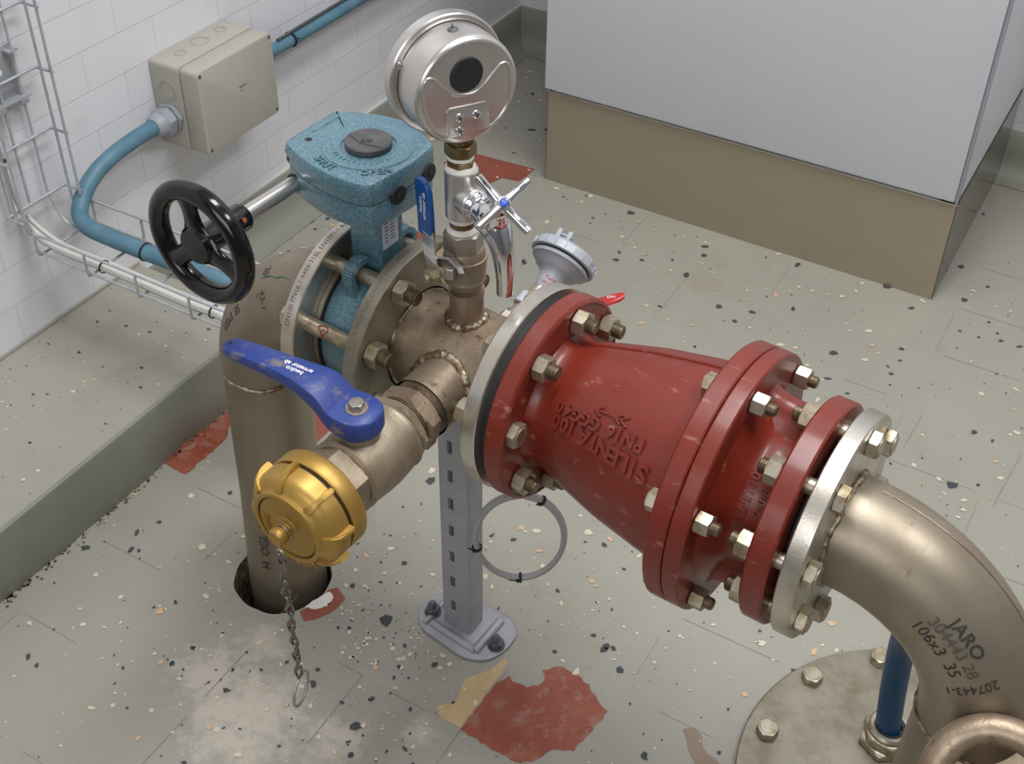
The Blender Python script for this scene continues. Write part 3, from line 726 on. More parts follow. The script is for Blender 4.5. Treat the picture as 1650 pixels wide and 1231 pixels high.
wobble_ring((-.1985, 0, .5), X, .0562, .0042, parent=t, seed=9)
mb = MB(); ring(mb, -.1795, -.1685, .052, .1, AX(0), X, 80, .0006); obj('gasket', mb, 'rubber', t)

# ------------------------------------------------------------------ big ball valve on the side branch
BVX = -.2575
def AY(y): return V((BVX, y, .5))
t = thing('ball_valve', 'stainless ball valve with long blue lever on the side branch, beside the gold cap', 'valve', (BVX, -.17, .46))
mb = MB()
thread(mb, AY(0), -Y, .086, .101, .0312, .0024, 40)
hexnut(mb, frame(AY(0), -Y), .0985, .1175, .062, .3)
thread(mb, AY(0), -Y, .1165, .128, .0312, .0024, 40)
obj('hex_nipple', mb, 'steeldirty', t, 30)
mb = MB()
hexnut(mb, frame(AY(0), -Y), .124, .1345, .068, .15)
revolve(mb, [(.134, .02), (.134, .0345), (.136, .0375), (.1375, .0385), (.1385, .0375), (.1400, .0370), (.150, .0385), (.165, .0398), (.182, .0395), (.197, .0380), (.203, .0372), (.204, .0385), (.206, .0385), (.2075, .0365), (.209, .0345), (.209, .02)], AY(0), -Y, 64)
hexnut(mb, frame(AY(0), -Y), .207, .237, .0655, .52)
obj('body', mb, 'cast', t, 30)
mb = MB(); revolve(mb, [(.03, .0), (.03, .0205), (.041, .0185), (.0415, .014), (.0525, .013), (.054, 0)], V((BVX, -.1815, .5)), Z, 40)
obj('bonnet', mb, 'cast', t, 40)
mb = MB(); box(mb, .0, .009, -.004, .004, 0, .007, Matrix.Translation((BVX-.022, -.193, .5435)) @ Matrix.Rotation(-.3, 4, 'Z'), .001); obj('stop_lug', mb, 'cast', t)
# lever: hub, rising ramp, long handle (hollow under side)
mb = MB(); th = math.radians(184.5); ML = Matrix.Translation((BVX, -.183, 0)) @ Matrix.Rotation(th, 4, 'Z')
hub = [(.0235*math.cos(a), .0235*math.sin(a)) for a in [math.radians(55+250*i/20) for i in range(21)]]
outl = [(-.0225, -.0075, ), ]
def lever_section(x, hw_, z0, z1): return (x, hw_, z0, z1)
secs = [(-.0236, .004, .547, .5655), (-.0215, .0125, .5465, .567), (-.016, .0185, .546, .568), (-.008, .0222, .546, .568), (0, .0236, .546, .568), (.010, .0232, .546, .5682), (.018, .0222, .548, .5690), (.026, .0215, .554, .5775), (.034, .0205, .562, .5835), (.045, .0190, .568, .5860), (.06, .0160, .571, .5875), (.08, .0140, .573, .5880), (.10, .0130, .574, .5875), (.125, .0122, .574, .5865), (.140, .0118, .5735, .5855), (.1475, .0100, .574, .5848), (.1515, .0060, .5745, .5840), (.1525, .0015, .576, .583)]
vs = []; fs = []
n8 = 12
for x, hw_, z0, z1 in secs:
    c = min(.0035, hw_*.4, (z1-z0)*.3)
    ring_ = [(-hw_, z0+c), (-hw_+c*.3, z0+c*.3), (-hw_+c, z0), (hw_-c, z0), (hw_-c*.3, z0+c*.3), (hw_, z0+c), (hw_, z1-c), (hw_-c*.3, z1-c*.3), (hw_-c, z1), (-hw_+c, z1), (-hw_+c*.3, z1-c*.3), (-hw_, z1-c)]
    vs += [ML @ V((x, a, b)) for a, b in ring_]
for i in range(len(secs)-1):
    for k in range(n8): fs.append((i*n8+k, i*n8+(k+1) % n8, (i+1)*n8+(k+1) % n8, (i+1)*n8+k))
fs.append(tuple(range(n8-1, -1, -1))); fs.append(tuple((len(secs)-1)*n8+k for k in range(n8)))
mb.add(vs, fs)
revolve(mb, [(0, 0), (0, .0165), (.016, .0185), (.016, 0)], V((BVX, -.183, .534)), Z, 36)
lv = obj('lever', mb, 'bluelever', t, 38)
mb = MB(); disc(mb, .5675, .5692, .0108, V((BVX, -.183, 0)), Z, 32, .0004); hexnut(mb, frame(V((BVX, -.183, .569)), Z), 0, .0065, .0135, .2); obj('lever_bolt', mb, 'steel', lv, 30)
mb = MB(); disc(mb, 0, .0004, .0024, ML @ V((.1455, 0, .5849)), Z, 16, .0001); obj('hole', mb, 'rubber', lv)
mb = MB(); q0 = ML @ V((.066, .001, .58815))
ex = (ML.to_3x3() @ V((1, 0, 0))); text(mb, 'beulco\narmatur ab', .0072, planar(q0, ex, V((-ex.y, ex.x, 0))), bold=.00015, line=.85); obj('print', mb, 'white', lv, 0)

# ------------------------------------------------------------------ gold hose coupling with cap and chain
t = thing('hose_coupling', 'gold blanked hose coupling with castellated cap and hanging chain', 'coupling', (BVX, -.27, .45))
mb = MB()
revolve(mb, [(.230, .0), (.230, .032), (.2335, .040), (.236, .0505), (.238, .0518), (.2515, .0518), (.254, .0505), (.2545, .046), (.2545, 0)], AY(0), -Y, 72)
obj('socket', mb, 'gold', t, 40)
mb = MB(); ring(mb, .2543, .2575, .02, .0475, AY(0), -Y, 64, .0004); obj('seal', mb, 'rubber', t)
mb = MB()
revolve(mb, [(.2573, .0), (.2573, .0495), (.259, .0512), (.2725, .0512), (.277, .0500), (.281, .0465), (.284, .0410), (.2855, .0395), (.2880, .0385), (.2888, .0365), (.2880, .0345), (.2845, .0338), (.2845, 0)], AY(0), -Y, 72)
cp = obj('cap', mb, 'gold', t, 40)
for k in range(8):
    a = math.radians(8+45*k); M = frame(AY(0), -Y, (math.cos(a), 0, math.sin(a)))
    mb = MB(); pr = [(.044, .2575), (.0568, .2575), (.0572, .2640), (.0562, .2690), (.0530, .2770), (.0475, .2835), (.0405, .2865), (.040, .26)]
    # small radial dog: cross-section in (radius, depth), narrow round the rim
    vs = []
    for w_ in (-.0042, .0042):
        for r_, d2 in pr: vs.append(M @ V((r_, w_*(1 if r_ < .05 else .62), d2)))
    n_ = len(pr); mb.add(vs, [tuple(range(n_)), tuple(range(2*n_-1, n_-1, -1))]+[(i, (i+1) % n_, n_+(i+1) % n_, n_+i) for i in range(n_)])
    me = mesh('dog', mb, 'gold', 0); bm = bmesh.new(); bm.from_mesh(me); bmesh.ops.bevel(bm, geom=bm.edges[:], offset=.0010, segments=2, affect='EDGES'); bm.to_mesh(me); bm.free(); me.shade_smooth(); me.set_sharp_from_angle(angle=.9)
    obj('dog', me, None, cp)
mb = MB(); revolve(mb, [(.2840, 0), (.2840, .0330), (.2855, .0335), (.2868, .0325), (.2872, .030), (.2868, .013), (.2880, .0115), (.2885, .008), (.289, .0075), (.2945, .0072), (.2950, .0088), (.2962, .0092), (.3010, .0088), (.3030, .0070), (.3030, 0)], AY(0), -Y, 60)
inn = obj('centre_disc', mb, 'gold', t, 35)
mb = MB(); ring(mb, .2835, .2862, .0334, .0345, AY(0), -Y, 60, .0003); obj('groove', mb, 'rubber', t)
mb = MB()
def ringtxt(r, a0, y): return lambda u, v, w_: V((BVX+(r+v)*math.cos(a0-u/r), y-w_, .5+(r+v)*math.sin(a0-u/r)))
text(mb, 'STORZ', .009, (lambda u, v, w_: V((BVX+(.0245+v)*math.cos(math.radians(205)-u/.0245), -.2870-w_, .5+(.0245+v)*math.sin(math.radians(205)-u/.0245)))), depth=.0012)
obj('lettering', mb, 'gold', inn, 0); mb = MB()
text(mb, 'NW 52', .009, (lambda u, v, w_: V((BVX+(.0435-v)*math.cos(math.radians(-62)+u/.0435), -.2832-w_+(v*.5), .5+(.0435-v)*math.sin(math.radians(-62)+u/.0435)))), depth=.0014)
obj('lettering', mb, 'gold', inn, 0)
# wire loop round the button and the twisted chain
mb = MB(); tube(mb, arc((BVX, -.2925, .5), .0082, 0, 2*PI*31/32, 31, X, Z), .0008, 8, closed=True); obj('wire_ring', mb, 'steel', t, 60)
mb = MB(); lk = []
for i in range(28):
    a = 2*PI*i/28; x_, z_ = .0034*math.cos(a), .0080*math.sin(a)
    tw = z_*90; lk.append(V((x_*math.cos(tw), x_*math.sin(tw), z_)))
tube(mb, lk, .0014, 8, closed=True); linkme = mesh('link', mb, 'chain', 60)
CP = V((-.2475, -.3075, .4925))
ch = D.objects.new('chain', mesh('chain', tube(MB(), arc((0, 0, 0), .0035, 0, 2*PI*23/24, 23, X, Z), .0010, 8, closed=True), 'steel', 60)); SC.collection.objects.link(ch); ch.parent = t
ch.location = CP-V(t['_base']); ch['_base'] = (0, 0, 0)
nl = 15
for i in range(nl):
    o = D.objects.new('link', linkme); SC.collection.objects.link(o); o.parent = ch
    o.location = (.0008*math.sin(i*1.3)-.0, 0, -.009-.0116*i); o.rotation_euler = (0.12*math.sin(i*2.1), .1*math.sin(i), .5+(PI/2)*(i % 2)+.15*math.sin(i*3))
mb = MB(); tube(mb, [p for p in arc((0, 0, -.198), .0175, 0, 2*PI*35/36, 35, V((-.33, .94, 0)).normalized(), Z)], .0014, 8, closed=True)
o = obj('end_ring', mb, 'steel', ch, 60); o.location = (0, 0, 0)

# ------------------------------------------------------------------ riser on the spool: small valve, tee, gauge, tap
SXX = -.2655
t = thing('ball_valve', 'small ball valve on the upright branch under the tap, blue sleeved lever pointing up', 'valve', (SXX, 0, .59))
lev = V((-math.sin(math.radians(18)), -math.cos(math.radians(18)), 0)); levx = V((-lev.y, lev.x, 0))*1.0  # levx ~ +x
SV = lambda z: V((SXX-.001-(z-.59)*.06, 0, z))
mb = MB(); thread(mb, V((SXX, 0, 0)), Z, .588, .6015, .0162, .0022, 32); obj('threaded_nipple', mb, 'steeldirty', t, 30)
mb = MB(); revolve(mb, [(.597, .012), (.597, .0172), (.600, .0180), (.604, .0198), (.6055, .0205), (.6065, .0200), (.612, .0205), (.624, .0213), (.6285, .0213), (.6290, .0222), (.6320, .0222), (.6325, .0205), (.637, .0200), (.641, .0185), (.641, .01)], V((SXX-.001, 0, 0)), Z, 56)
obj('body', mb, 'cast', t, 35)
mb = MB(); hexnut(mb, frame(V((SXX-.003, 0, 0)), Z), .638, .661, .0345, .25); obj('hex_end', mb, 'steel', t, 30)
SC0 = V((SXX-.001, 0, .6225))
mb = MB(); revolve(mb, [(.015, 0), (.015, .0105), (.024, .0100), (.0245, .0125), (.028, .0125), (.0285, .006), (.045, .0052), (.0455, 0)], SC0, lev, 32); obj('stem', mb, 'cast', t, 35)
def P_(a, b, c): return SC0+levx*a+Z*b+lev*c     # valve frame: a to the right, b up, c out towards the viewer
def plate(mb, pts, th_, wvec):
    """bent strip: centre line pts (a,b,c,halfwidth), width along wvec (a,b,c)"""
    vs = []; n_ = len(pts)
    for i, (a, b, c, hw_) in enumerate(pts):
        p = P_(a, b, c); q = P_(*pts[min(i+1, n_-1)][:3])-P_(*pts[max(i-1, 0)][:3])
        w_ = (levx*wvec[0]+Z*wvec[1]+lev*wvec[2]).normalized(); n = q.normalized().cross(w_).normalized()*th_/2
        vs += [p-w_*hw_-n, p+w_*hw_-n, p+w_*hw_+n, p-w_*hw_+n]
    fs = [(0, 1, 2, 3), (4*n_-4, 4*n_-1, 4*n_-2, 4*n_-3)]
    for i in range(n_-1):
        for k in range(4): fs.append((4*i+k, 4*i+(k+1) % 4, 4*i+4+(k+1) % 4, 4*i+4+k))
    return mb.add(vs, fs)
mb = MB()
plate(mb, [(.010, -.004, .034, .0085), (-.004, 0, .034, .0105), (-.010, .012, .034, .0105), (-.015, .022, .032, .0103), (-.024, .028, .026, .0102), (-.0305, .034, .0235, .0102), (-.0325, .055, .0235, .0102), (-.0332, .075, .0235, .0102)], .0024, (1, -.12, 0))
# travel-stop flag and folded tongue
plate(mb, [(-.012, .006, .030, .004), (-.002, .016, .028, .004), (.010, .020, .024, .004), (.020, .014, .022, .0035), (.024, .009, .022, .003)], .0022, (0, .45, 1))
box(mb, -.006, .006, -.0035, .0035, 0, .010, frame(P_(.012, .008, .024), levx*.6+lev*.8), .0008)
lv = obj('lever', mb, 'satin', t, 0)
mb = MB(); MS = frame(P_(-.0262, .0, .0235), Z, levx)
sec = [(.025, .0100), (.026, .0112), (.051, .0113), (.076, .0114), (.081, .0104), (.0845, .0078), (.0865, .003)]
vs = []
for b, hw_ in sec:
    dx = (0 if b < .07 else (b-.07)*-.25)
    for u, v_ in ((-hw_, -.0018), (-hw_+.001, -.0031), (hw_-.001, -.0031), (hw_, -.0018), (hw_, .0018), (hw_-.001, .0031), (-hw_+.001, .0031), (-hw_, .0018)):
        vs.append(P_(-.0325+u+dx-(b-.06)*.03, b, .0235-v_))
fs = [tuple(range(7, -1, -1)), tuple(range(len(vs)-8, len(vs)))]
for i in range(len(sec)-1):
    for k in range(8): fs.append((8*i+k, 8*i+(k+1) % 8, 8*i+8+(k+1) % 8, 8*i+8+k))
mb.add(vs, fs); sl = obj('grip_sleeve', mb, 'bluesleeve', lv, 45)
mb = MB(); text(mb, 'beulco\narmatur ab', .0068, planar(P_(-.033, .060, .0268), Z, -levx), bold=.00015, line=.85)
text(mb, '. -\n- ..', .005, planar(P_(-.0325, .036, .0268), Z, -levx), line=.9)
obj('print', mb, 'white', sl, 0)
mb = MB(); thread(mb, SC0, lev, .03, .0485, .0048, .0016, 18); hexnut(mb, frame(SC0, lev), .0352, .0445, .0145, .3); hexnut(mb, frame(P_(.001, .0, 0), lev), .0265, .033, .017, .1)
obj('lever_nut', mb, 'bolt', t, 30)

TX = -.2695
t = thing('pipe_tee', 'satin threaded pipe tee with white sealing tape between small valve and pressure gauge', 'pipe tee', (TX, 0, .66))
td = V((math.cos(math.radians(-20)), math.sin(math.radians(-20)), 0))
mb = MB(); revolve(mb, [(.677, .010), (.677, .0150), (.6785, .0165), (.726, .0165), (.7285, .0158), (.7290, .0145), (.7290, .010)], V((TX, 0, 0)), Z, 48)
revolve(mb, [(-.002, 0), (.0, .0150), (.017, .0158), (.0225, .0160), (.0235, .0150), (.0235, .009)], V((TX, 0, .7005)), td, 40)
obj('body', mb, 'satin', t, 40)
mb = MB(); revolve(mb, [(.660, .013), (.6600, .0158), (.664, .0152), (.6655, .0135), (.666, .0118)], V((TX, 0, 0)), Z, 40)
obj('thread_tape', mb, 'ptfe', t, 60); mb = MB()
revolve(mb, [(.6715, .0118), (.6725, .0135), (.676, .0140), (.6775, .0138)], V((TX, 0, 0)), Z, 40)
obj('thread_tape', mb, 'ptfe', t, 60); mb = MB()
revolve(mb, [(.7285, .0120), (.7285, .0150), (.7315, .0146), (.7335, .0120)], V((TX-.001, 0, 0)), Z, 40)
obj('thread_tape', mb, 'ptfe', t, 60); mb = MB()
revolve(mb, [(.7400, .0115), (.7405, .0128), (.7440, .0130), (.7445, .0115)], V((TX-.001, 0, 0)), Z, 40)
obj('thread_tape', mb, 'ptfe', t, 60)
mb = MB(); revolve(mb, [(.6655, .011), (.666, .0125), (.672, .0125), (.6725, .011)], V((TX, 0, 0)), Z, 32); obj('nipple', mb, 'brass', t, 30)
mb = MB(); hexnut(mb, frame(V((TX-.001, 0, 0)), Z), .7330, .7405, .0240, .5); obj('hex_nipple', mb, 'brass', t, 30)

# pressure gauge seen from behind
t = thing('pressure_gauge', 'round stainless pressure gauge seen from the back on top of the riser', 'gauge', (TX, 0, .745))
mb = MB(); hexnut(mb, frame(V((TX-.001, 0, 0)), Z), .7442, .7570, .0265, .12); revolve(mb, [(.7565, .0095), (.7565, .0110), (.760, .0105), (.776, .010)], V((TX-.001, 0, 0)), Z, 32)
obj('socket', mb, 'brass', t, 30)
gd = V((math.cos(math.radians(-25)), math.sin(math.radians(-25)), 0)); gu = V((-gd.y, gd.x, 0))
GC = V((-.2755, .001, .8160))
mb = MB()
revolve(mb, [(-.022, 0), (-.022, .0515), (.017, .0515), (.0205, .0508), (.0228, .0490), (.0238, .0468), (.0240, .0450), (.0240, 0)], GC, gd, 96)
case = obj('case', mb, 'satin', t, 30)
mb = MB(); revolve(mb, [(-.0275, .044), (-.0275, .0560), (-.0265, .0578), (-.0160, .0580), (-.0148, .0568), (-.0148, .0512), (-.0160, .0512)], GC, gd, 96)
obj('bezel', mb, 'satin', t, 35)
mb = MB(); disc(mb, -.0262, -.0240, .0520, GC, gd, 64, .0004); obj('glass', mb, 'label', t)
mb = MB(); tube(mb, arc(GC+gd*-.0142, .0528, math.radians(25), math.radians(150), 40, gu, Z), .0010, 6); tube(mb, arc(GC+gd*-.0142, .0528, math.radians(160), math.radians(330), 50, gu, Z), .0010, 6)
for a in (20, 155, 272): 
    p = GC+gd*-.0138+gu*.0535*math.cos(math.radians(a))+Z*.0535*math.sin(math.radians(a)); disc(mb, -.0005, .0012, .0022, p, gd, 12, .0004)
obj('snap_ring', mb, 'satin', t, 60)
GB = GC+gd*.0241
gp_ = lambda u, v, w_=0: GB+gu*u+Z*v+gd*w_
bead = [(-.0245, -.0377), (-.0352, -.0271), (-.0432, -.0082), (-.0445, .0083), (-.0432, .0190), (-.0390, .0225), (-.0325, .0190), (-.0233, .0085), (-.0137, .0015), (-.0028, -.0015), (.0071, -.0012), (.0158, .0040), (.0245, .0125), (.0332, .0195), (.0395, .0180), (.0430, .0085), (.0436, -.0057), (.0393, -.0225), (.0320, -.0325), (.0225, -.0395)]
bp_ = catmull([gp_(u, v, -.0003) for u, v in bead], 5)
mb = MB(); tube(mb, bp_, .0019, 10)
obj('pressed_bead', mb, 'satin', case, 60)
mb = MB(); prism(mb, [(-.0232, -.0400), (.0215, -.0400), (.0200, -.0150), (.0160, -.0125), (-.0200, -.0105), (-.0236, -.0140)], frame(GB, gd, gu), -.0005, .0013, .0009)
# frame() puts x along gu and y along gd x gu
obj('mounting_pad', mb, 'satin', case, 30)
mb = MB(); disc(mb, -.0005, .0012, .0166, gp_(-.0022, .0178), gd, 48, .0009); obj('blowout_plug', mb, 'rubber', t)
for u, v in ((-.0109, -.0215), (.0065, -.0225), (-.0108, -.0345)):
    mb = MB(); p = gp_(u, v, .0012); revolve(mb, [(0, 0), (0, .0042), (.0018, .0038), (.0030, .0022), (.0033, 0)], p, gd, 24)
    for k in (0, 1):
        a = .3+k*PI/2; e = gu*math.cos(a)+Z*math.sin(a); M = frame(p+gd*.0030, gd, e); box(mb, -.0024, .0024, -.0004, .0004, -.0005, .0006, M, 0, 1)
    obj('screw', mb, ['chrome', 'rubber'], t, 40)
mb = MB(); p = GC+gd*.002+Z*.0512+gu*-.003; revolve(mb, [(0, 0), (-.001, .0052), (.0008, .0050), (.002, .0030), (.0022, .001), (.0055, .0004), (.0058, 0)], p, (Z*.98+gu*-.1), 24); obj('vent_plug', mb, 'darkcap', t, 40)

# chrome tap
t = thing('water_tap', 'chrome water tap with cross handle and down-turned spout', 'tap', (TX+.045, -.02, .62))
TC = V((TX, 0, .7005))
mb = MB(); revolve(mb, [(.0215, .008), (.0215, .0142), (.0235, .0150), (.0250, .0142), (.0265, .0128), (.0285, .0135), (.0300, .0120), (.036, .0108), (.043, .0120), (.048, .0125)], TC, td, 40)
bc = TC+td*.050+Z*-.004
sp_dir = td
pts = [TC+td*.036, TC+td*.046+Z*-.001, TC+td*.056+Z*-.008, TC+td*.064+Z*-.020, TC+td*.069+Z*-.034, TC+td*.071+Z*-.050, TC+td*.0715+Z*-.066, TC+td*.0715+Z*-.0735]
pts = catmull(pts, 5); rr = []
for i in range(len(pts)):
    s_ = i/(len(pts)-1); rr.append(.0128+.0028*math.exp(-((s_-.24)/.14)**2)-.0046*min(1, max(0, (s_-.3)/.5)))
tube(mb, pts, rr, 28)
obj('body', mb, 'chrome', t, 50)
# bonnet and cross handle lean up and out
hd = (td*.62+V((0, -.15, .72))).normalized()
mb = MB(); hb = TC+td*.047+Z*-.002
revolve(mb, [(0, .0130), (.006, .0150), (.010, .0145), (.011, .0160), (.019, .0156), (.024, .0110), (.029, .0085), (.036, .0075)], hb, hd, 36); obj('bonnet', mb, 'chrome', t, 40)
HCn = hb+hd*.0400+Z*.002
mb = MB(); revolve(mb, [(-.008, 0), (-.008, .0068), (.001, .0085), (.0042, .0070), (.0052, .005), (.0052, 0)], HCn, hd, 32)
Mh = frame(HCn, hd, Z)
hx = Mh.to_3x3() @ V((1, 0, 0)); hy = Mh.to_3x3() @ V((0, 1, 0))
for k in range(4):
    a = math.radians(28+90*k); e = hx*math.cos(a)+hy*math.sin(a)
    n_ = 8; pp = [HCn+e*(.002+.0315*i/n_)+hd*(-.001+.0030*(i/n_)) for i in range(n_+1)]
    tube(mb, pp+[pp[-1]+e*.0012], [.0062, .0056, .0049, .0044, .0041, .0040, .0042, .0044, .0042, .0024], 14, flat=1.0)
hn = obj('cross_handle', mb, 'chrome', t, 50)
mb = MB(); revolve(mb, [(.0050, .0040), (.0058, .0038), (.0064, .002), (.0066, 0)], HCn, hd, 24); obj('cold_dot', mb, 'bluedot', hn, 60)

# ------------------------------------------------------------------ temperature transmitter behind the flange
t = thing('temperature_transmitter', 'grey aluminium sensor head on a slanting probe behind the first red flange', 'sensor', tuple(TS))
mb = MB(); L0 = V((-.2480, .134, .5310)); pd = (L0-TS).normalized(); LL = (L0-TS).length
tube(mb, [TS-pd*.012, TS+pd*(LL-.008)], .0095, 28); 
obj('probe', mb, 'steel', t, 40)
mb = MB(); hexnut(mb, frame(TS, pd), .018, .030, .026, .2); revolve(mb, [(.030, .0085), (.030, .0115), (.036, .0115), (.037, .0085)], TS, pd, 28); obj('hex_nut', mb, 'steel', t, 30)
mb = MB(); ring(mb, .046, .062, .009, .0135, TS, pd, 36, .001); obj('clamp_band', mb, 'label', t)
pd2 = V((0, .88, .47)).normalized()
mb = MB(); revolve(mb, [(-.016, 0), (-.016, .0125), (-.004, .0140), (.002, .0155), (.006, .0200), (.010, .0262), (.015, .0300), (.0165, .0335), (.0200, .0345), (.0205, .0335), (.021, 0)], L0, pd2, 64)
hd_ = obj('head', mb, 'alugrey', t, 35)
mb = MB(); ring(mb, .0205, .0222, .02, .0345, L0, pd2, 48, .0003); obj('seal', mb, 'rubber', t)
mb = MB(); revolve(mb, [(.0222, 0), (.0222, .0375), (.0232, .0385), (.0320, .0380), (.0355, .0350), (.0375, .030), (.038, 0)], L0, pd2, 72)
cpv = obj('cover', mb, 'alugrey', t, 35)
Mc = frame(L0, pd2)
mb = MB()
for k in range(20):
    a = 2*PI*k/20; M = Mc @ Matrix.Rotation(a, 4, 'Z'); box(mb, .0375, .0392, -.0006, .0006, .0245, .0320, M, .0003)
for k in (-1, 1): box(mb, -.004, .004, k*.0065-.0025, k*.0065+.0025, .036, .0475, Mc @ Matrix.Translation((.026, 0, 0)), .0008)
tube(mb, [Mc @ V((.026, -.010, .0425)), Mc @ V((.026, .010, .0425))], .0016, 10)
obj('cover_lug', mb, 'alugrey', cpv, 30)
mb = MB()
def headtxt(u, v, w_):
    A = frame(L0, pd2, Z); a = 0.4655712693786567+u/.0145; tt = -.0085+v; r_ = .0142+w_+max(0, (v))*.12
    return A @ V((r_*math.cos(a), r_*math.sin(a), tt))
text(mb, 'Temp\nsensor', .0062, headtxt, line=.85); obj('print', mb, 'redprint', hd_, 0)
mb = MB(); p = Mc @ V((-.014, .004, -.010)); disc(mb, 0, .004, .0026, p, Mc.to_3x3() @ V((-1, .2, 0)), 14, .0006); obj('earth_screw', mb, 'chrome', t, 40)

# small drain valve with red lever, behind
t = thing('drain_valve', 'small valve behind the first red flange showing only a red lever tip', 'valve', (-.215, .07, .50))
mb = MB(); tube(mb, [V((-.218, .045, .505)), V((-.218, .110, .505))], .009, 24); revolve(mb, [(.07, .009), (.072, .013), (.078, .0165), (.094, .0165), (.100, .013), (.102, .009), (.102, 0)], V((-.218, 0, .505)), Y, 32); tube(mb, [V((-.218, .086, .505)), V((-.218, .086, .533))], .006, 18)
obj('body', mb, 'brass', t, 40)
mb = MB()
pts = [(-.226, .084, .5335, .007), (-.215, .087, .5345, .008), (-.195, .100, .536, .0072), (-.178, .112, .540, .0075), (-.166, .120, .5455, .0082), (-.158, .126, .5490, .0070), (-.154, .129, .551, .003)]
vs = []
for i, (x_, y_, z_, hw_) in enumerate(pts):
    d = V((.8, .6, 0)); w_ = V((-.6, .8, 0))
    for k in range(10):
        a = 2*PI*k/10; vs.append(V((x_, y_, z_))+w_*hw_*math.cos(a)+Z*.003*math.sin(a))
n_ = len(pts); fs = [(i*10+k, i*10+(k+1) % 10, (i+1)*10+(k+1) % 10, (i+1)*10+k) for i in range(n_-1) for k in range(10)]+[tuple(range(9, -1, -1)), tuple((n_-1)*10+k for k in range(10))]
mb.add(vs, fs); rl = obj('lever', mb, 'redlever', t, 60)
mb = MB(); text(mb, 'DN8', .006, planar((-.1640, .1215, .5498), (.8, .6, .1), (-.6, .8, 0))); obj('print', mb, 'white', rl, 0)

# ------------------------------------------------------------------ red check valve
t = thing('check_valve', 'large red painted cone-shaped check valve with three bolted flanges', 'valve', (-.03, 0, .36))
cone = lambda x: (lambda xs, rs: next((rs[i]+(rs[i+1]-rs[i])*(x-xs[i])/(xs[i+1]-xs[i]) for i in range(len(xs)-1) if x <= xs[i+1]), rs[-1]))([-.20, -.149, -.140, -.132, -.125, -.108, -.062, -.009, .02], [.072, .072, .069, .0695, .0722, .078, .0905, .1005, .1045])
mb = MB()
prof = [(-.1505, .05), (-.1505, .0735)]
for i in range(22):
    x = -.146+i*(.020+.146)/21; prof.append((x, cone(x)))
prof[2] = (-.146, .0705)
prof += [(.0195, .112), (.0195, .05)]
revolve(mb, prof, AX(0), X, 112)
obj('inlet_cone', mb, 'red', t, 40)
mb = MB(); revolve(mb, [(-.1685, .05), (-.1685, .108), (-.1665, .1098), (-.1510, .1092), (-.1485, .1070), (-.1480, .1050), (-.1495, .1035), (-.1495, .05)], AX(0), X, 112, closed=True); obj('inlet_flange', mb, 'red', t, 35)
RB = .1305
mb = MB(); revolve(mb, [(.0185, .06), (.0185, RB-.002), (.0205, RB), (.0355, RB), (.0372, RB-.0012), (.0372, .06)], AX(0), X, 112, closed=True); obj('body_flange', mb, 'red', t, 35)
mb = MB(); revolve(mb, [(.0382, .06), (.0382, RB-.0012), (.0398, RB), (.0530, RB-.0004), (.0545, RB-.002), (.0548, RB-.006), (.0548, .06)], AX(0), X, 112, closed=True); obj('body_flange', mb, 'red', t, 35)
mb = MB()
revolve(mb, [(.054, .05), (.054, .101), (.0560, .0975), (.0600, .088), (.0650, .079), (.0700, .0725), (.0760, .0690), (.0860, .0680), (.0950, .0680), (.1000, .0695), (.1055, .074), (.1055, .05)], AX(0), X, 96)
for a_ in (68, -118, 188, -12):
    # cast ribs bridging the two flanges between the bolts
    a = math.radians(a_); M = Matrix(((1, 0, 0, 0), (0, math.cos(a), -math.sin(a), 0), (0, math.sin(a), math.cos(a), .5), (0, 0, 0, 1)))
    vs = []; sec = [(.0535, .104, .018), (.060, .099, .0155), (.072, .0965, .0150), (.088, .0955, .0150), (.098, .0965, .0165), (.106, .099, .019)]
    if a_ in (188, -12): continue
    for x_, r_, hw_ in sec:
        for k in range(9):
            s_ = -1+2*k/8; rr_ = r_-.010*abs(s_)**4*1.2; vs.append(M @ V((x_, rr_, s_*hw_*(1.0))))
        vs.append(M @ V((x_, .06, hw_*1.3))); vs.append(M @ V((x_, .06, -hw_*1.3)))
    n_ = 11; mb.add(vs, [(i*n_+k, i*n_+(k+1) % n_, (i+1)*n_+(k+1) % n_, (i+1)*n_+k) for i in range(len(sec)-1) for k in range(n_)])
obj('outlet_neck', mb, 'red', t, 50)
mb = MB(); revolve(mb, [(.1035, .05), (.1035, .1080), (.1055, .1098), (.1235, .1098), (.1255, .1080), (.1255, .05)], AX(0), X, 112, closed=True); obj('outlet_flange', mb, 'red', t, 35)
mb = MB(); R_ = math.radians
for (s_, x0, a0, sz) in (('S', -.009, 151, .0245), ('I', -.0205, 151, .0245), ('L', -.0305, 150.5, .0235), ('E', -.0415, 150, .023), ('N', -.0545, 149.5, .022), ('T', -.0665, 149, .021), ('A', -.0785, 148.5, .0205), ('1', -.0945, 148, .0185), ('0', -.1035, 148, .0185), ('0', -.1135, 148, .018),
                         ('P', -.0215, 138.5, .0175), ('N', -.0335, 138.5, .0175), ('1', -.0450, 138.5, .0165), ('6', -.0535, 138.5, .0165), ('G', -.0720, 138.5, .0165), ('G', -.0835, 138.5, .016), ('G', -.0945, 138.5, .0155), ('4', -.1050, 138, .015), ('0', -.1150, 138, .015)):
    text(mb, s_, sz, wrapx(x0, R_(a0), cone, -1, 1), depth=.0030, bold=.0006)
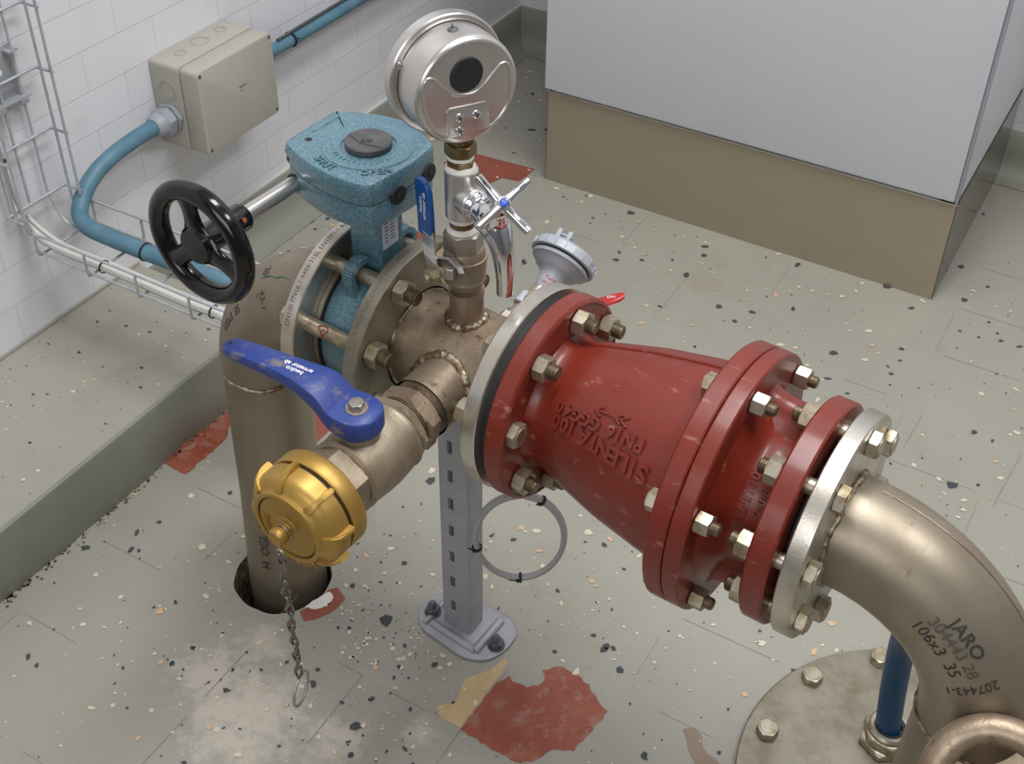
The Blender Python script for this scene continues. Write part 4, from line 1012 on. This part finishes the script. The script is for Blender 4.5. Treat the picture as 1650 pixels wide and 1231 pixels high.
def rod(x0, a0, x1, a1, r0=.0014):
    tube(mb, [V((x0+(x1-x0)*i/6, (cone(x0+(x1-x0)*i/6)+.0004)*math.cos(R_(a0+(a1-a0)*i/6)), .5+(cone(x0+(x1-x0)*i/6)+.0004)*math.sin(R_(a0+(a1-a0)*i/6)))) for i in range(7)], r0, 8)
rod(-.079, 130.5, -.047, 130.5); rod(-.079, 130.5, -.070, 127.5); rod(-.079, 130.5, -.070, 133.5)
rod(-.049, 130.5, -.041, 127.5); rod(-.049, 130.5, -.041, 133.5); rod(-.056, 130.5, -.048, 127.5); rod(-.056, 130.5, -.048, 133.5)
obj('cast_lettering', mb, 'red', t, 30)
mb = MB()
for (s_, x0, a0) in (('U', .0785, 155), ('N', .0785, 148.5), ('I', .0785, 143.5), ('1', .0785, 139), ('0', .0785, 133), ('0', .0785, 126)):
    text(mb, s_, .0125, wrapa(x0, R_(a0), .0683, -1, -1), depth=.0026, bold=.0002)
for (s_, x0, a0) in (('2', .0925, 150), ('0', .0925, 142), ('8', .0925, 134)):
    text(mb, s_, .0115, wrapa(x0, R_(a0), .0683, -1, -1), depth=.0026, bold=.0002)
obj('cast_lettering', mb, 'red', t, 30)
mb = MB(); 
for a_ in (62, -122):     # casting flash line along the cone
    pass
pts = [V((x, (cone(x)+.0003)*math.cos(R_(75)), .5+(cone(x)+.0003)*math.sin(R_(75)))) for x in [-.14+.16*i/16 for i in range(17)]]
tube(mb, pts, [.0022+.0007*random.uniform(-1, 1) for _ in pts], 8)
obj('parting_line', mb, 'red', t, 60); mb = MB()
pts = [V((x, (cone(x)+.0003)*math.cos(R_(-105)), .5+(cone(x)+.0003)*math.sin(R_(-105)))) for x in [-.14+.16*i/16 for i in range(17)]]
tube(mb, pts, [.0022+.0007*random.uniform(-1, 1) for _ in pts], 8)
obj('parting_line', mb, 'red', t, 60)
for k in range(8):
    a = R_(31+45*k)
    if k == 3: # this bolt is fitted the other way round
        flange_bolt(t, -.1495, -.1955, a, .0905, .0155, .0235, proud=.010)
    else: flange_bolt(t, -.1955, -.1495, a, .0905, .0155, .0235, proud=.009, label=None)
for k in range(6):
    flange_bolt(t, .0185, .0548, R_(38+60*k), .1145, .0125, .0190, proud=.008)
for k in range(8):
    b = flange_bolt(t, .1520, .1035, R_(31+45*k), .0905, .0155, .0235, proud=.008)

# ------------------------------------------------------------------ right elbow
t = thing('pipe_elbow', 'large stainless elbow turning down from the red valve to the round cover', 'pipe', (.31, 0, 0))
mb = MB(); ring(mb, .1345, .1520, .0545, .11, AX(0), X, 96, .0012); f6 = obj('flange', mb, 'rim', t)
mb = MB(); ring(mb, .1258, .1344, .052, .078, AX(0), X, 64, .0008); obj('gasket', mb, 'rubber', t)  # collar coloured black to put in the shade of the flange gap
mb = MB()
path = [V((.136, 0, .5)), V((.150, 0, .5)), V((.157, 0, .5))]+arc((.160, 0, .348), .152, PI/2, 0, 26, X, Z)[1:]+[V((.312, 0, .30)), V((.312, 0, .2)), V((.312, 0, .1)), V((.312, 0, .012))]
tube(mb, path, .0535, 64, cap=False); obj('pipe', mb, 'steelpipe', t, 40)
wobble_ring((.1540, 0, .5), X, .0536, .0030, parent=t, seed=21)
wobble_ring((.312, 0, .345), Z, .0535, .0022, parent=t, seed=22)
wobble_ring((.312, 0, .0135), Z, .0545, .004, parent=t, seed=23)
def elr(th, psi, r=.0540):               # th: 0 at flange, pi/2 at bottom
    c = V((.160+.152*math.sin(th), 0, .348+.152*math.cos(th))); n = V((math.sin(th), 0, math.cos(th)))
    return c + n*r*math.cos(psi) + V((0, -1, 0))*r*math.sin(psi)
def elrt(th0, psi0, rot, k=1):
    c_, s_ = math.cos(rot), math.sin(rot)
    def f(u, v, w_): 
        a, b = u*c_-v*s_, u*s_+v*c_
        return elr(th0+a/.165, psi0+k*b/.054)
    return f
mb = MB(); text(mb, '106x3  35', .016, elrt(.73, 1.43, 0, -1)); obj('marking', mb, 'ink', t, 0)
mb = MB(); text(mb, '207443-1', .0125, lambda u, v, w_: elr(1.02+v/.165, 1.28+u/.054)); obj('marking', mb, 'ink', t, 0)
mb = MB(); text(mb, 'JARO', .016, elrt(.75, .93, .0, -1), bold=.0003); obj('marking', mb, 'ink', t, 0)
mb = MB(); text(mb, '304443 28', .015, elrt(.76, 1.17, 0, -1)); obj('marking', mb, 'inkgrey', t, 0)
mb = MB(); pts = [elr(.08+1.42*i/20, -.18, .0538) for i in range(21)]; tube(mb, pts, .0009, 6); obj('seam', mb, 'steeldirty', t, 60)
# socket stub on the near side of the down pipe
so = V((.351, -.090, .376)); sa = V((.05, -.62, .60)).normalized()
mb = MB(); lipr = .0135; rc = .0515
revolve(mb, [(-.06, .056), (-.01, .0590)]+[(lipr*math.sin(a_), rc+lipr*math.cos(a_)) for a_ in [-.6+(PI+.9)*i/16 for i in range(17)]]+[(-.02, .037), (-.05, .036), (-.051, 0)], so, sa, 72); obj('branch_socket', mb, 'steeldirty', t, 60)

# ------------------------------------------------------------------ well cover
CVC = V((.292, .125)); CR = .217
t = thing('well_cover', 'round bolted steel cover plate on the floor under the right elbow', 'cover', (CVC.x, CVC.y, 0))
mb = MB(); disc(mb, .0005, .010, CR, V((CVC.x, CVC.y, 0)), Z, 120, .0015); obj('plate', mb, 'flangeface', t, 30)
for x_, y_ in ((.1165, .210), (.103, .106), (.177, .287), (.25, .32), (.34, .325), (.13, .02), (.42, .27), (.48, .16), (.46, .03)):
    mb = MB(); M = frame(V((x_, y_, .010)), Z); hexnut(mb, M, 0, .0115, .0235, random.uniform(0, 1)); disc(mb, .0105, .0122, .0095, V((x_, y_, .010)), Z, 24, .0005); obj('hex_bolt', mb, 'bolt', t, 30)
t = thing('cable_gland', 'large brass-toned hex gland on the cover plate behind the right elbow', 'gland', (.226, .176, .010))
GP = V((.226, .176, .010)); gdn = V((.02, .0, 1)).normalized()
mb = MB(); hexnut(mb, frame(GP, gdn), 0, .012, .056, .1); hexnut(mb, frame(GP, gdn), .0125, .027, .052, .5)
revolve(mb, [(.026, .0180), (.026, .0255), (.031, .0250), (.034, .0225), (.034, .0185), (.026, .0180)], GP, gdn, 48); obj('body', mb, 'bolt', t, 30)
mb = MB(); ring(mb, .022, .0335, .0145, .0188, GP, gdn, 40, .0005); obj('seal', mb, 'rubber', t)
mb = MB(); tube(mb, catmull([GP+gdn*.018, V((.222, .176, .06)), V((.216, .175, .12)), V((.212, .168, .20)), V((.218, .140, .27)), V((.228, .100, .33)), V((.240, .070, .375)), V((.247, .050, .400))], 8), .0150, 32)
tag(obj('conduit', mb, 'hosedark', None, 60), 'dark blue conduit rising from the cover gland behind the right elbow', 'conduit')

# ------------------------------------------------------------------ support post
t = thing('support_post', 'slotted grey strut post on an oval foot plate beneath the spool', 'support', (-.30, .03, 0))
PX0, PX1, PY0, PY1, PZ = -.3255, -.2825, .0215, .050, .435
mb = MB(); w_ = .0225; tk = .0022
slots = [(.034+.0475*k, .034+.0475*k+.021) for k in range(8)]
# front web with real slots
sx0, sx1 = PX0+.0125, PX0+.0200
def quadbox(x0, x1, z0, z1): box(mb, x0, x1, PY0, PY0+tk, z0, z1)
quadbox(PX0, sx0, .006, PZ); quadbox(sx1, PX1-.004, .006, PZ)
prev = .006
for a, b in slots: quadbox(sx0, sx1, prev, a); prev = b
quadbox(sx0, sx1, prev, PZ)
def sidewall(poly): prism(mb, poly, I4, .006, PZ)
sidewall([(PX0, PY0+tk), (PX0+tk, PY0+tk), (PX0+tk, PY1), (PX0, PY1)])
c_ = [(PX1-.004+.004*math.sin(a), PY0+.004-.004*math.cos(a)) for a in [PI/2*i/6 for i in range(7)]]
ci = [(PX1-.004+.0018*math.sin(a), PY0+.004-.0018*math.cos(a)) for a in [PI/2*i/6 for i in range(6, -1, -1)]]
sidewall(c_+[(PX1, PY1), (PX1-tk, PY1)]+ci)
sidewall([(PX0+tk, PY1-tk), (PX0+.012, PY1-tk), (PX0+.012, PY1), (PX0+tk, PY1)]); sidewall([(PX1-.012, PY1-tk), (PX1-tk, PY1-tk), (PX1-tk, PY1), (PX1-.012, PY1)])
obj('post', mb, 'galv', t, 30)
mb = MB()
def rounded(pts, r, n=6):
    out = []; m = len(pts)
    for i in range(m):
        a, b, c = V(pts[i-1]), V(pts[i]), V(pts[(i+1) % m]); d1 = (a-b).normalized(); d2 = (c-b).normalized(); rr_ = min(r, (a-b).length*.45, (c-b).length*.45)
        for k in range(n+1):
            s_ = k/n; out.append(tuple((b+d1*rr_).lerp(b, s_).lerp(b.lerp(b+d2*rr_, s_), s_)))
    return out
plate_poly = rounded([(-.345, -.006), (-.268, -.013), (-.240, .001), (-.230, .030), (-.232, .058), (-.250, .074), (-.335, .074), (-.362, .058), (-.367, .018)], .022)
prism(mb, plate_poly, I4, .0003, .005, .001); bp = obj('foot_plate', mb, 'galv', t, 30)
mb = MB()
tube(mb, [V((-.262, .002, .006)), V((-.262, .062, .006))], .0065, 14); tube(mb, [V((-.343, .002, .0055)), V((-.343, .062, .0055))], .004, 12); tube(mb, [V((-.335, .008, .006)), V((-.262, .004, .006))], .005, 12)
obj('pressed_rib', mb, 'galv', bp, 60)
for x_, y_ in ((-.3455, .024), (-.2445, .027)):
    mb = MB(); o_ = V((x_, y_, .005)); disc(mb, 0, .002, .0115, o_, Z, 28, .0004); hexnut(mb, frame(o_, Z), .002, .0105, .0165, .3); thread(mb, o_, Z, .008, .0205, .0048, .0016, 18); obj('anchor_bolt', mb, 'anchor', t, 30)
mb = MB(); box(mb, -.335, -.262, .0, .066, .432, .443, I4, .001); obj('rubber_pad', mb, 'redpad', t)

# ------------------------------------------------------------------ coiled sensor cable
t = thing('cable_coil', 'loop of grey sensor cable held by black ties behind the first red flange', 'cable', (-.216, .03, .15))
CO = V((-.2090, .0225, .2400)); EXC = V((.83, .557, 0))
mb = MB()
for j, off in enumerate((0, .0052)):
    pts = []
    for i in range(70):
        a = -PI/2-math.radians(175)+math.radians(350)*i/69
        pts.append(CO+EXC*((.0525-off*.2)*math.cos(a))+V((.3, -.5, 0))*off+Z*((.0710-off*.2)*math.sin(a)))
    if j == 0: pts = [V((-.232, .045, .42)), V((-.228, .020, .365))]+pts+[V((-.198, .045, .365)), V((-.19, .06, .43)), V((-.215, .10, .50))]
    tube(mb, catmull(pts, 2), .0033, 12)
obj('cable_loop', mb, 'cablegrey', t, 60)
for a_ in (-165, -88, 62, 52):
    a = math.radians(a_); p = CO+EXC*(.0520*math.cos(a))+V((.0008, -.0013, 0))+Z*(.0705*math.sin(a)); tg = (EXC*(-math.sin(a)*.052)+Z*math.cos(a)*.071).normalized()
    if a_ == 52: continue
    mb = MB(); ring(mb, -.0016, .0016, .0050, .0064, p, tg, 20, .0003); box(mb, -.002, .002, -.0016, .0016, -.0016, .0016, frame(p+Y*-.006, -Y), .0003); tube(mb, [p+Y*-.006, p+Y*-.006-tg*.004+V((-.006, -.003, 0))], .0009, 6); obj('cable_tie', mb, 'rubber', t)

# ------------------------------------------------------------------ junction box on the left wall
t = thing('junction_box', 'beige plastic junction box mounted on the white tiled wall', 'junction box', tuple(RW(WX, .53, .30)))
def RM(x, y, z): return RMAT @ V((x, y, z))
mb = MB(); oct_ = [(.438, .318), (.452, .300), (.603, .300), (.617, .318), (.617, .428), (.603, .445), (.452, .445), (.438, .430)]
def xprism(mb, poly, x0, x1, c=0.0): # polygon in room (y,z), extruded along room x
    M = RMAT @ Matrix(((0, 0, 1, 0), (1, 0, 0, 0), (0, 1, 0, 0), (0, 0, 0, 1))); prism(mb, poly, M, x0, x1, c)
rr2 = lambda y0, y1, z0, z1, r: rounded([(y0, z0), (y1, z0), (y1, z1), (y0, z1)], r, 4)
xprism(mb, rr2(.436, .619, .300, .449, .008), WX+.001, WX+.062, .0015)
bx = obj('base', mb, 'boxbeige', t, 40)
mb = MB(); xprism(mb, rr2(.4372, .6178, .3015, .4478, .009), WX+.0632, WX+.100, .0022); lid = obj('lid', mb, 'boxbeige', t, 40)
mb = MB()
for (y_, z_, x_) in ((.575, .449, .022), (.543, .449, .026), (.485, .449, .022)): pass
for (y_, x_, r_) in ((.478, .030, .0105), (.527, .028, .0165), (.578, .026, .0105)):
    ring(mb, -.0005, .0009, r_-.0008, r_, RM(WX+x_, y_, .449), Z, 36, .0002)
    ring(mb, -.0005, .0009, r_-.0034, r_-.0028, RM(WX+x_, y_, .449), Z, 36, .0002)
for (z_, x_, r_) in ((.404, .034, .0175),): 
    ring(mb, -.0005, .0009, r_-.0008, r_, RM(WX+x_, .436, z_), RMAT.to_3x3() @ V((0, -1, 0)), 36, .0002); ring(mb, -.0005, .0009, r_-.0044, r_-.0038, RM(WX+x_, .436, z_), RMAT.to_3x3() @ V((0, -1, 0)), 36, .0002)
obj('knockout', mb, 'boxbeige', bx, 30)
for y_, z_ in ((.4435, .4405), (.6110, .4410), (.6115, .3090), (.4455, .3090)):
    mb = MB(); disc(mb, -.001, .0005, .0030, RM(WX+.1, y_, z_), RMAT.to_3x3() @ X, 16, .0002); obj('lid_screw', mb, 'darkcap', lid)
mb = MB(); text(mb, 'HENSEL', .0055, planar(RM(WX+.1003, .536, .386), RMAT.to_3x3() @ Y, Z)); text(mb, 'IP 65', .0045, planar(RM(WX+.1003, .533, .379), RMAT.to_3x3() @ Y, Z)); obj('print', mb, 'inkgrey', lid, 0)
mb = MB(); ga = RMAT.to_3x3() @ V((0, -1, 0)); gO = RM(WX+.033, .436, .3560)
hexnut(mb, frame(gO, ga), 0, .008, .046, .2); revolve(mb, [(.008, .0), (.008, .0185), (.012, .0190)], gO, ga, 36); hexnut(mb, frame(gO, ga), .010, .028, .042, .3); revolve(mb, [(.026, .0205), (.033, .0200), (.041, .0175), (.044, .0150), (.044, .012), (.03, .012)], gO, ga, 40)
obj('cable_gland', mb, 'glandgrey', t, 30)
# blue hose: gland -> along the wall -> tray -> behind the elbow
pts = [RM(WX+.033, .41, .356), RM(WX+.033, .385, .3565), RM(WX+.033, .345, .3555), RM(WX+.035, .30, .352), RM(WX+.036, .262, .342), RM(WX+.038, .232, .324), RM(WX+.048, .207, .305), RM(WX+.075, .193, .297), RM(WX+.12, .190, .2955), RM(-.93, .190, .2955), RM(-.86, .191, .2955), RM(-.77, .192, .2955), RM(-.73, .192, .292), RM(-.703, .19, .27), RM(-.695, .188, .22), RM(-.695, .187, .10), RM(-.695, .187, .002)]
mb = MB(); tube(mb, catmull(pts, 8), .0128, 28); bh = tag(obj('conduit', mb, 'hose', None, 60), 'thick pale blue hose curving from the junction box gland down into the low wire tray', 'hose')
mb = MB(); ring(mb, -.0018, .0018, .0126, .0142, RM(-.925, .190, .2955), RMAT.to_3x3() @ X, 28, .0004); obj('hose_tie', mb, 'rubber', bh)
pts = [RM(WX+.024, .612, .362), RM(WX+.024, .66, .3615), RM(WX+.024, .8, .361), RM(WX+.024, 1.0, .362), RM(WX+.024, 1.3, .364), RM(WX+.024, 1.56, .365)]
mb = MB(); tube(mb, catmull(pts, 6), .0118, 24); bh = tag(obj('conduit', mb, 'hose', None, 60), 'straight pale blue hose leaving the right side of the junction box along the wall', 'hose')
mb = MB(); ring(mb, -.0014, .0014, .0118, .0146, RM(WX+.0245, .752, .3622), RMAT.to_3x3() @ Y, 28, .0004); tube(mb, [RM(WX+.036, .752, .368), RM(WX+.042, .757, .366)], .0014, 6); obj('hose_tie', mb, 'rubber', bh)
mb = MB(); tube(mb, catmull([RM(WX+.026, .715, .3755), RM(WX+.026, .76, .3765), RM(WX+.026, .82, .3775), RM(WX+.024, .9, .377), RM(WX+.022, 1.1, .378), RM(WX+.022, 1.5, .38)], 5), .0028, 10); tag(obj('cable', mb, 'cablegrey' if 0 else 'darkcap', None, 60), 'thin dark cable tied on top of the straight blue hose', 'cable')

# ------------------------------------------------------------------ wire trays
def wires(parent, mb_, name='wire'): return obj(name, mb_, 'wire', parent, 60)
t = thing('wire_tray', 'tall galvanised wire basket tray climbing the white tiled wall', 'cable tray', tuple(RM(WX, .17, .3)))
W0, W1 = WX+.012, WX+.046          # base plane and outer edge (room x)
WL, WR2 = .112, .214              # sides (room y)
rw = .0021
for y_, x_, z0 in ((.1175, W0, .325), (.152, W0, .34), (.187, W0, .345), (WL, (W0+W1)/2, .345), (WL, W1, .332), (WR2, (W0+W1)/2, .318), (WR2+.003, W1, .330)):
    mb = MB(); tube(mb, [RM(x_, y_, z0), RM(x_, y_, 1.5)], rw, 10); wires(t, mb)
z_ = .338
while z_ < 1.5:
    mb = MB(); tube(mb, catmull([RM(W1+.003, WR2+.004, z_), RM((W0+W1)/2, WR2+.004, z_), RM(W0+.006, WR2+.003, z_), RM(W0+.003, WR2-.004, z_), RM(W0+.003, WL+.006, z_), RM(W0+.005, WL-.003, z_), RM((W0+W1)/2, WL-.004, z_), RM(W1+.003, WL-.004, z_)], 4), rw, 10); wires(t, mb, 'rung'); z_ += .0965
mb = MB()
M = RMAT
box(mb, WX+.001, WX+.003, .10, .196, .50, .574, M, .0005)
box(mb, WX+.003, WX+.020, .10, .196, .498, .5005, M, .0005)
box(mb, WX+.018, WX+.0205, .10, .150, .490, .502, M, .0005); box(mb, WX+.018, WX+.0205, .176, .190, .490, .502, M, .0005); box(mb, WX+.003, WX+.017, .178, .194, .566, .570, M, .0005)
tube(mb, [RM(WX+.004, .187, .566), RM(WX+.016, .187, .569), RM(WX+.018, .187, .560)], .003, 8)
bk = obj('bracket', mb, 'galv', t)
mb = MB()
for y_, zz in ((.165, .540), (.130, .535)): disc(mb, 0, .0004, .005, RM(WX+.003, y_, zz), RMAT.to_3x3() @ X, 20, .0001)
obj('bracket_hole', mb, 'white', bk)

t = thing('wire_tray', 'low galvanised wire basket tray reaching from the wall towards the left elbow', 'cable tray', tuple(RM(-.84, .18, .28)))
TY0, TY1, TZ0, TZ1 = .126, .231, .2785, .312; XA, XB = -1.085, -.715
for y_, z_, xa in ((TY0+.004, TZ0, XA), (.160, TZ0, XA), (.195, TZ0, XA+.02), (TY1-.004, TZ0, XA+.02)):
    mb = MB()
    if y_ in (.195,): p = catmull([RM(W0+.0, .187, .352), RM(W0+.002, .188, .33), RM(W0+.014, .190, .300), RM(W0+.04, .193, .283), RM(W0+.075, .195, TZ0), RM(W0+.1, .195, TZ0)], 5)+[RM(XB, .195, TZ0)]
    elif y_ < .14: p = catmull([RM(W1, WL, .334), RM(W1-.004, .116, .318), RM(W1-.002, .122, .312), RM(W1+.02, TY0-.002, TZ1), RM(W1+.05, TY0-.002, TZ1)], 5)+[RM(XB, TY0-.002, TZ1)]
    else: p = [RM(xa, y_, z_), RM(XB, y_, z_)]
    tube(mb, p, rw, 10); wires(t, mb)
for y_, z_, xa in ((TY0, TZ0, XA), (TY1+.003, TZ1, XA+.008), ):
    mb = MB(); tube(mb, [RM(xa, y_, z_), RM(XB, y_, z_)], rw, 10); wires(t, mb)
for x_ in (-1.075, -.975, -.877, -.779):
    mb = MB(); tube(mb, catmull([RM(x_, TY0-.005, TZ1+.004), RM(x_, TY0-.005, TZ0+.006), RM(x_, TY0-.002, TZ0-.002), RM(x_, TY0+.006, TZ0-.0035), RM(x_, TY1-.006, TZ0-.0035), RM(x_, TY1+.002, TZ0-.002), RM(x_, TY1+.004, TZ0+.006), RM(x_, TY1+.004, TZ1+.002)], 4), rw, 10); wires(t, mb, 'rung')
mb = MB(); tube(mb, [RM(-.725, TY0+.01, TZ0-.007), RM(-.725, TY1, TZ0-.007)], .005, 8); tube(mb, [RM(-.725, TY1-.04, TZ0-.004), RM(-.725, TY1-.04, .001)], .006, 8); obj('support_leg', mb, 'galv', t)
t = thing('cable_bundle', 'pair of pale cables lying along the near edge of the low wire tray', 'cables', tuple(RM(-.9, .14, .28)))
for y0_, m_, r_ in ((.1395, 'cablelight', .0050), (.1505, 'cablelight', .0036), (.1350, 'cablegrey', .0026)):
    mb = MB(); zb = TZ0+rw+r_
    p = ([RM(W0+.006, y0_-.012, 1.4), RM(W0+.006, y0_-.012, .60), RM(W0+.006, y0_-.011, .40), RM(W0+.008, y0_-.007, .345)] if m_ == 'cablegrey' else [RM(WX+.008, y0_-.004, .322), RM(WX+.012, y0_-.003, .312)])+[RM(W0+.022, y0_-.003, .300), RM(W0+.045, y0_, .288), RM(W0+.075, y0_, zb+.001), RM(-.95, y0_+.002, zb), RM(-.8, y0_-.001, zb), RM(-.74, y0_+.001, zb), RM(-.712, y0_, zb-.02), RM(-.705, y0_, .2), RM(-.705, y0_, .002)]
    tube(mb, catmull(p, 6), r_, 12); obj('cable', mb, m_, t, 60)
for x_ in (-.963, -.757):
    mb = MB(); pc = RM(x_, .142, TZ0+.006); ring(mb, -.0012, .0012, .0090, .0102, pc, RMAT.to_3x3() @ X, 24, .0003); obj('cable_tie', mb, 'rubber', t)
mb = MB(); box(mb, -.0035, .0035, -.002, .002, -.002, .002, Matrix.Translation(RM(W0+.012, .125, .428)), .0006); obj('cable_tie', mb, 'rubber', t)

# ------------------------------------------------------------------ switch cabinet
t = thing('switch_cabinet', 'large light grey steel cabinet standing on a brushed metal plinth', 'cabinet', tuple(RW(-.36, 1.35, 0)))
CX0, CX1, CY0, CY1 = -.758, .038, 1.101, 1.60
mb = MB(); box(mb, CX0, CX1, CY0, CY0+.0016, .0005, .2, RMAT); box(mb, CX0, CX0+.0016, CY0, CY1, .0005, .2, RMAT); box(mb, CX0, CX1, CY0, CY0+.02, .198, .2, RMAT); box(mb, CX0, CX1, CY1-.002, CY1, .0005, .2, RMAT)
pls = obj('plinth', mb, 'plinth', t, 0)
mb = MB(); box(mb, CX1-.0016, CX1, CY0, CY1, .0005, .2, RMAT); obj('side_panel', mb, 'plinthside', pls, 0, label='dark mirror-like side panel')
mb = MB(); box(mb, CX0, CX1, CY0-.0012, CY0+.004, .1985, .2008, RMAT, .0006); obj('top_edge', mb, 'satin', pls, 0)
mb = MB(); box(mb, CX0+.002, CX1-.002, CY0+.010, CY1, .2, 2.0, RMAT, .003); box(mb, CX0+.012, CX1-.02, CY0+.003, CY0+.012, .2005, .206, RMAT, .001)
obj('body', mb, 'cabinet', t, 0)
mb = MB(); box(mb, CX0+.004, CX0+.008, CY0+.0, CY0+.010, .2012, .2085, RMAT); box(mb, CX1-.030, CX1-.012, CY0+.001, CY0+.010, .2012, .2085, RMAT); obj('corner_gap', mb, 'rubber', t, 0)
mb = MB(); box(mb, CX0+.010, CX1-.032, CY0-.001, CY0+.010, .2015, .2062, RMAT, .001); obj('sill_strip', mb, 'glandgrey', t, 0)
mb = MB(); box(mb, CX0-.001, CX1-.006, CY0-.012, CY0+.008, .209, 1.99, RMAT, .0035); dr = obj('door', mb, 'cabinet', t, 30)
mb = MB(); box(mb, CX1-.0055, CX1-.0005, CY0-.004, CY0+.010, .203, 1.99, RMAT, .0015); obj('edge_trim', mb, 'glandgrey', t, 0)

# ------------------------------------------------------------------ ceiling lamps
for i, (x_, lb) in enumerate(((-.15, 'long white ceiling lamp nearer the left wall'), (1.0, 'long white ceiling lamp nearer the right wall'))):
    t = thing('ceiling_lamp', lb, 'lamp', tuple(RW(x_, .25, WH)), 'ceiling lamps')
    mb = MB(); box(mb, x_-.19, x_+.19, -.42, .92, WH-.06, WH, RMAT, .004); obj('housing', mb, 'white', t, 0)
    mb = MB(); box(mb, x_-.17, x_+.17, -.40, .90, WH-.075, WH-.06, RMAT, .004); obj('diffuser', mb, 'lamp', t, 0)

for o in D.objects:
    if '_base' in o: del o['_base']
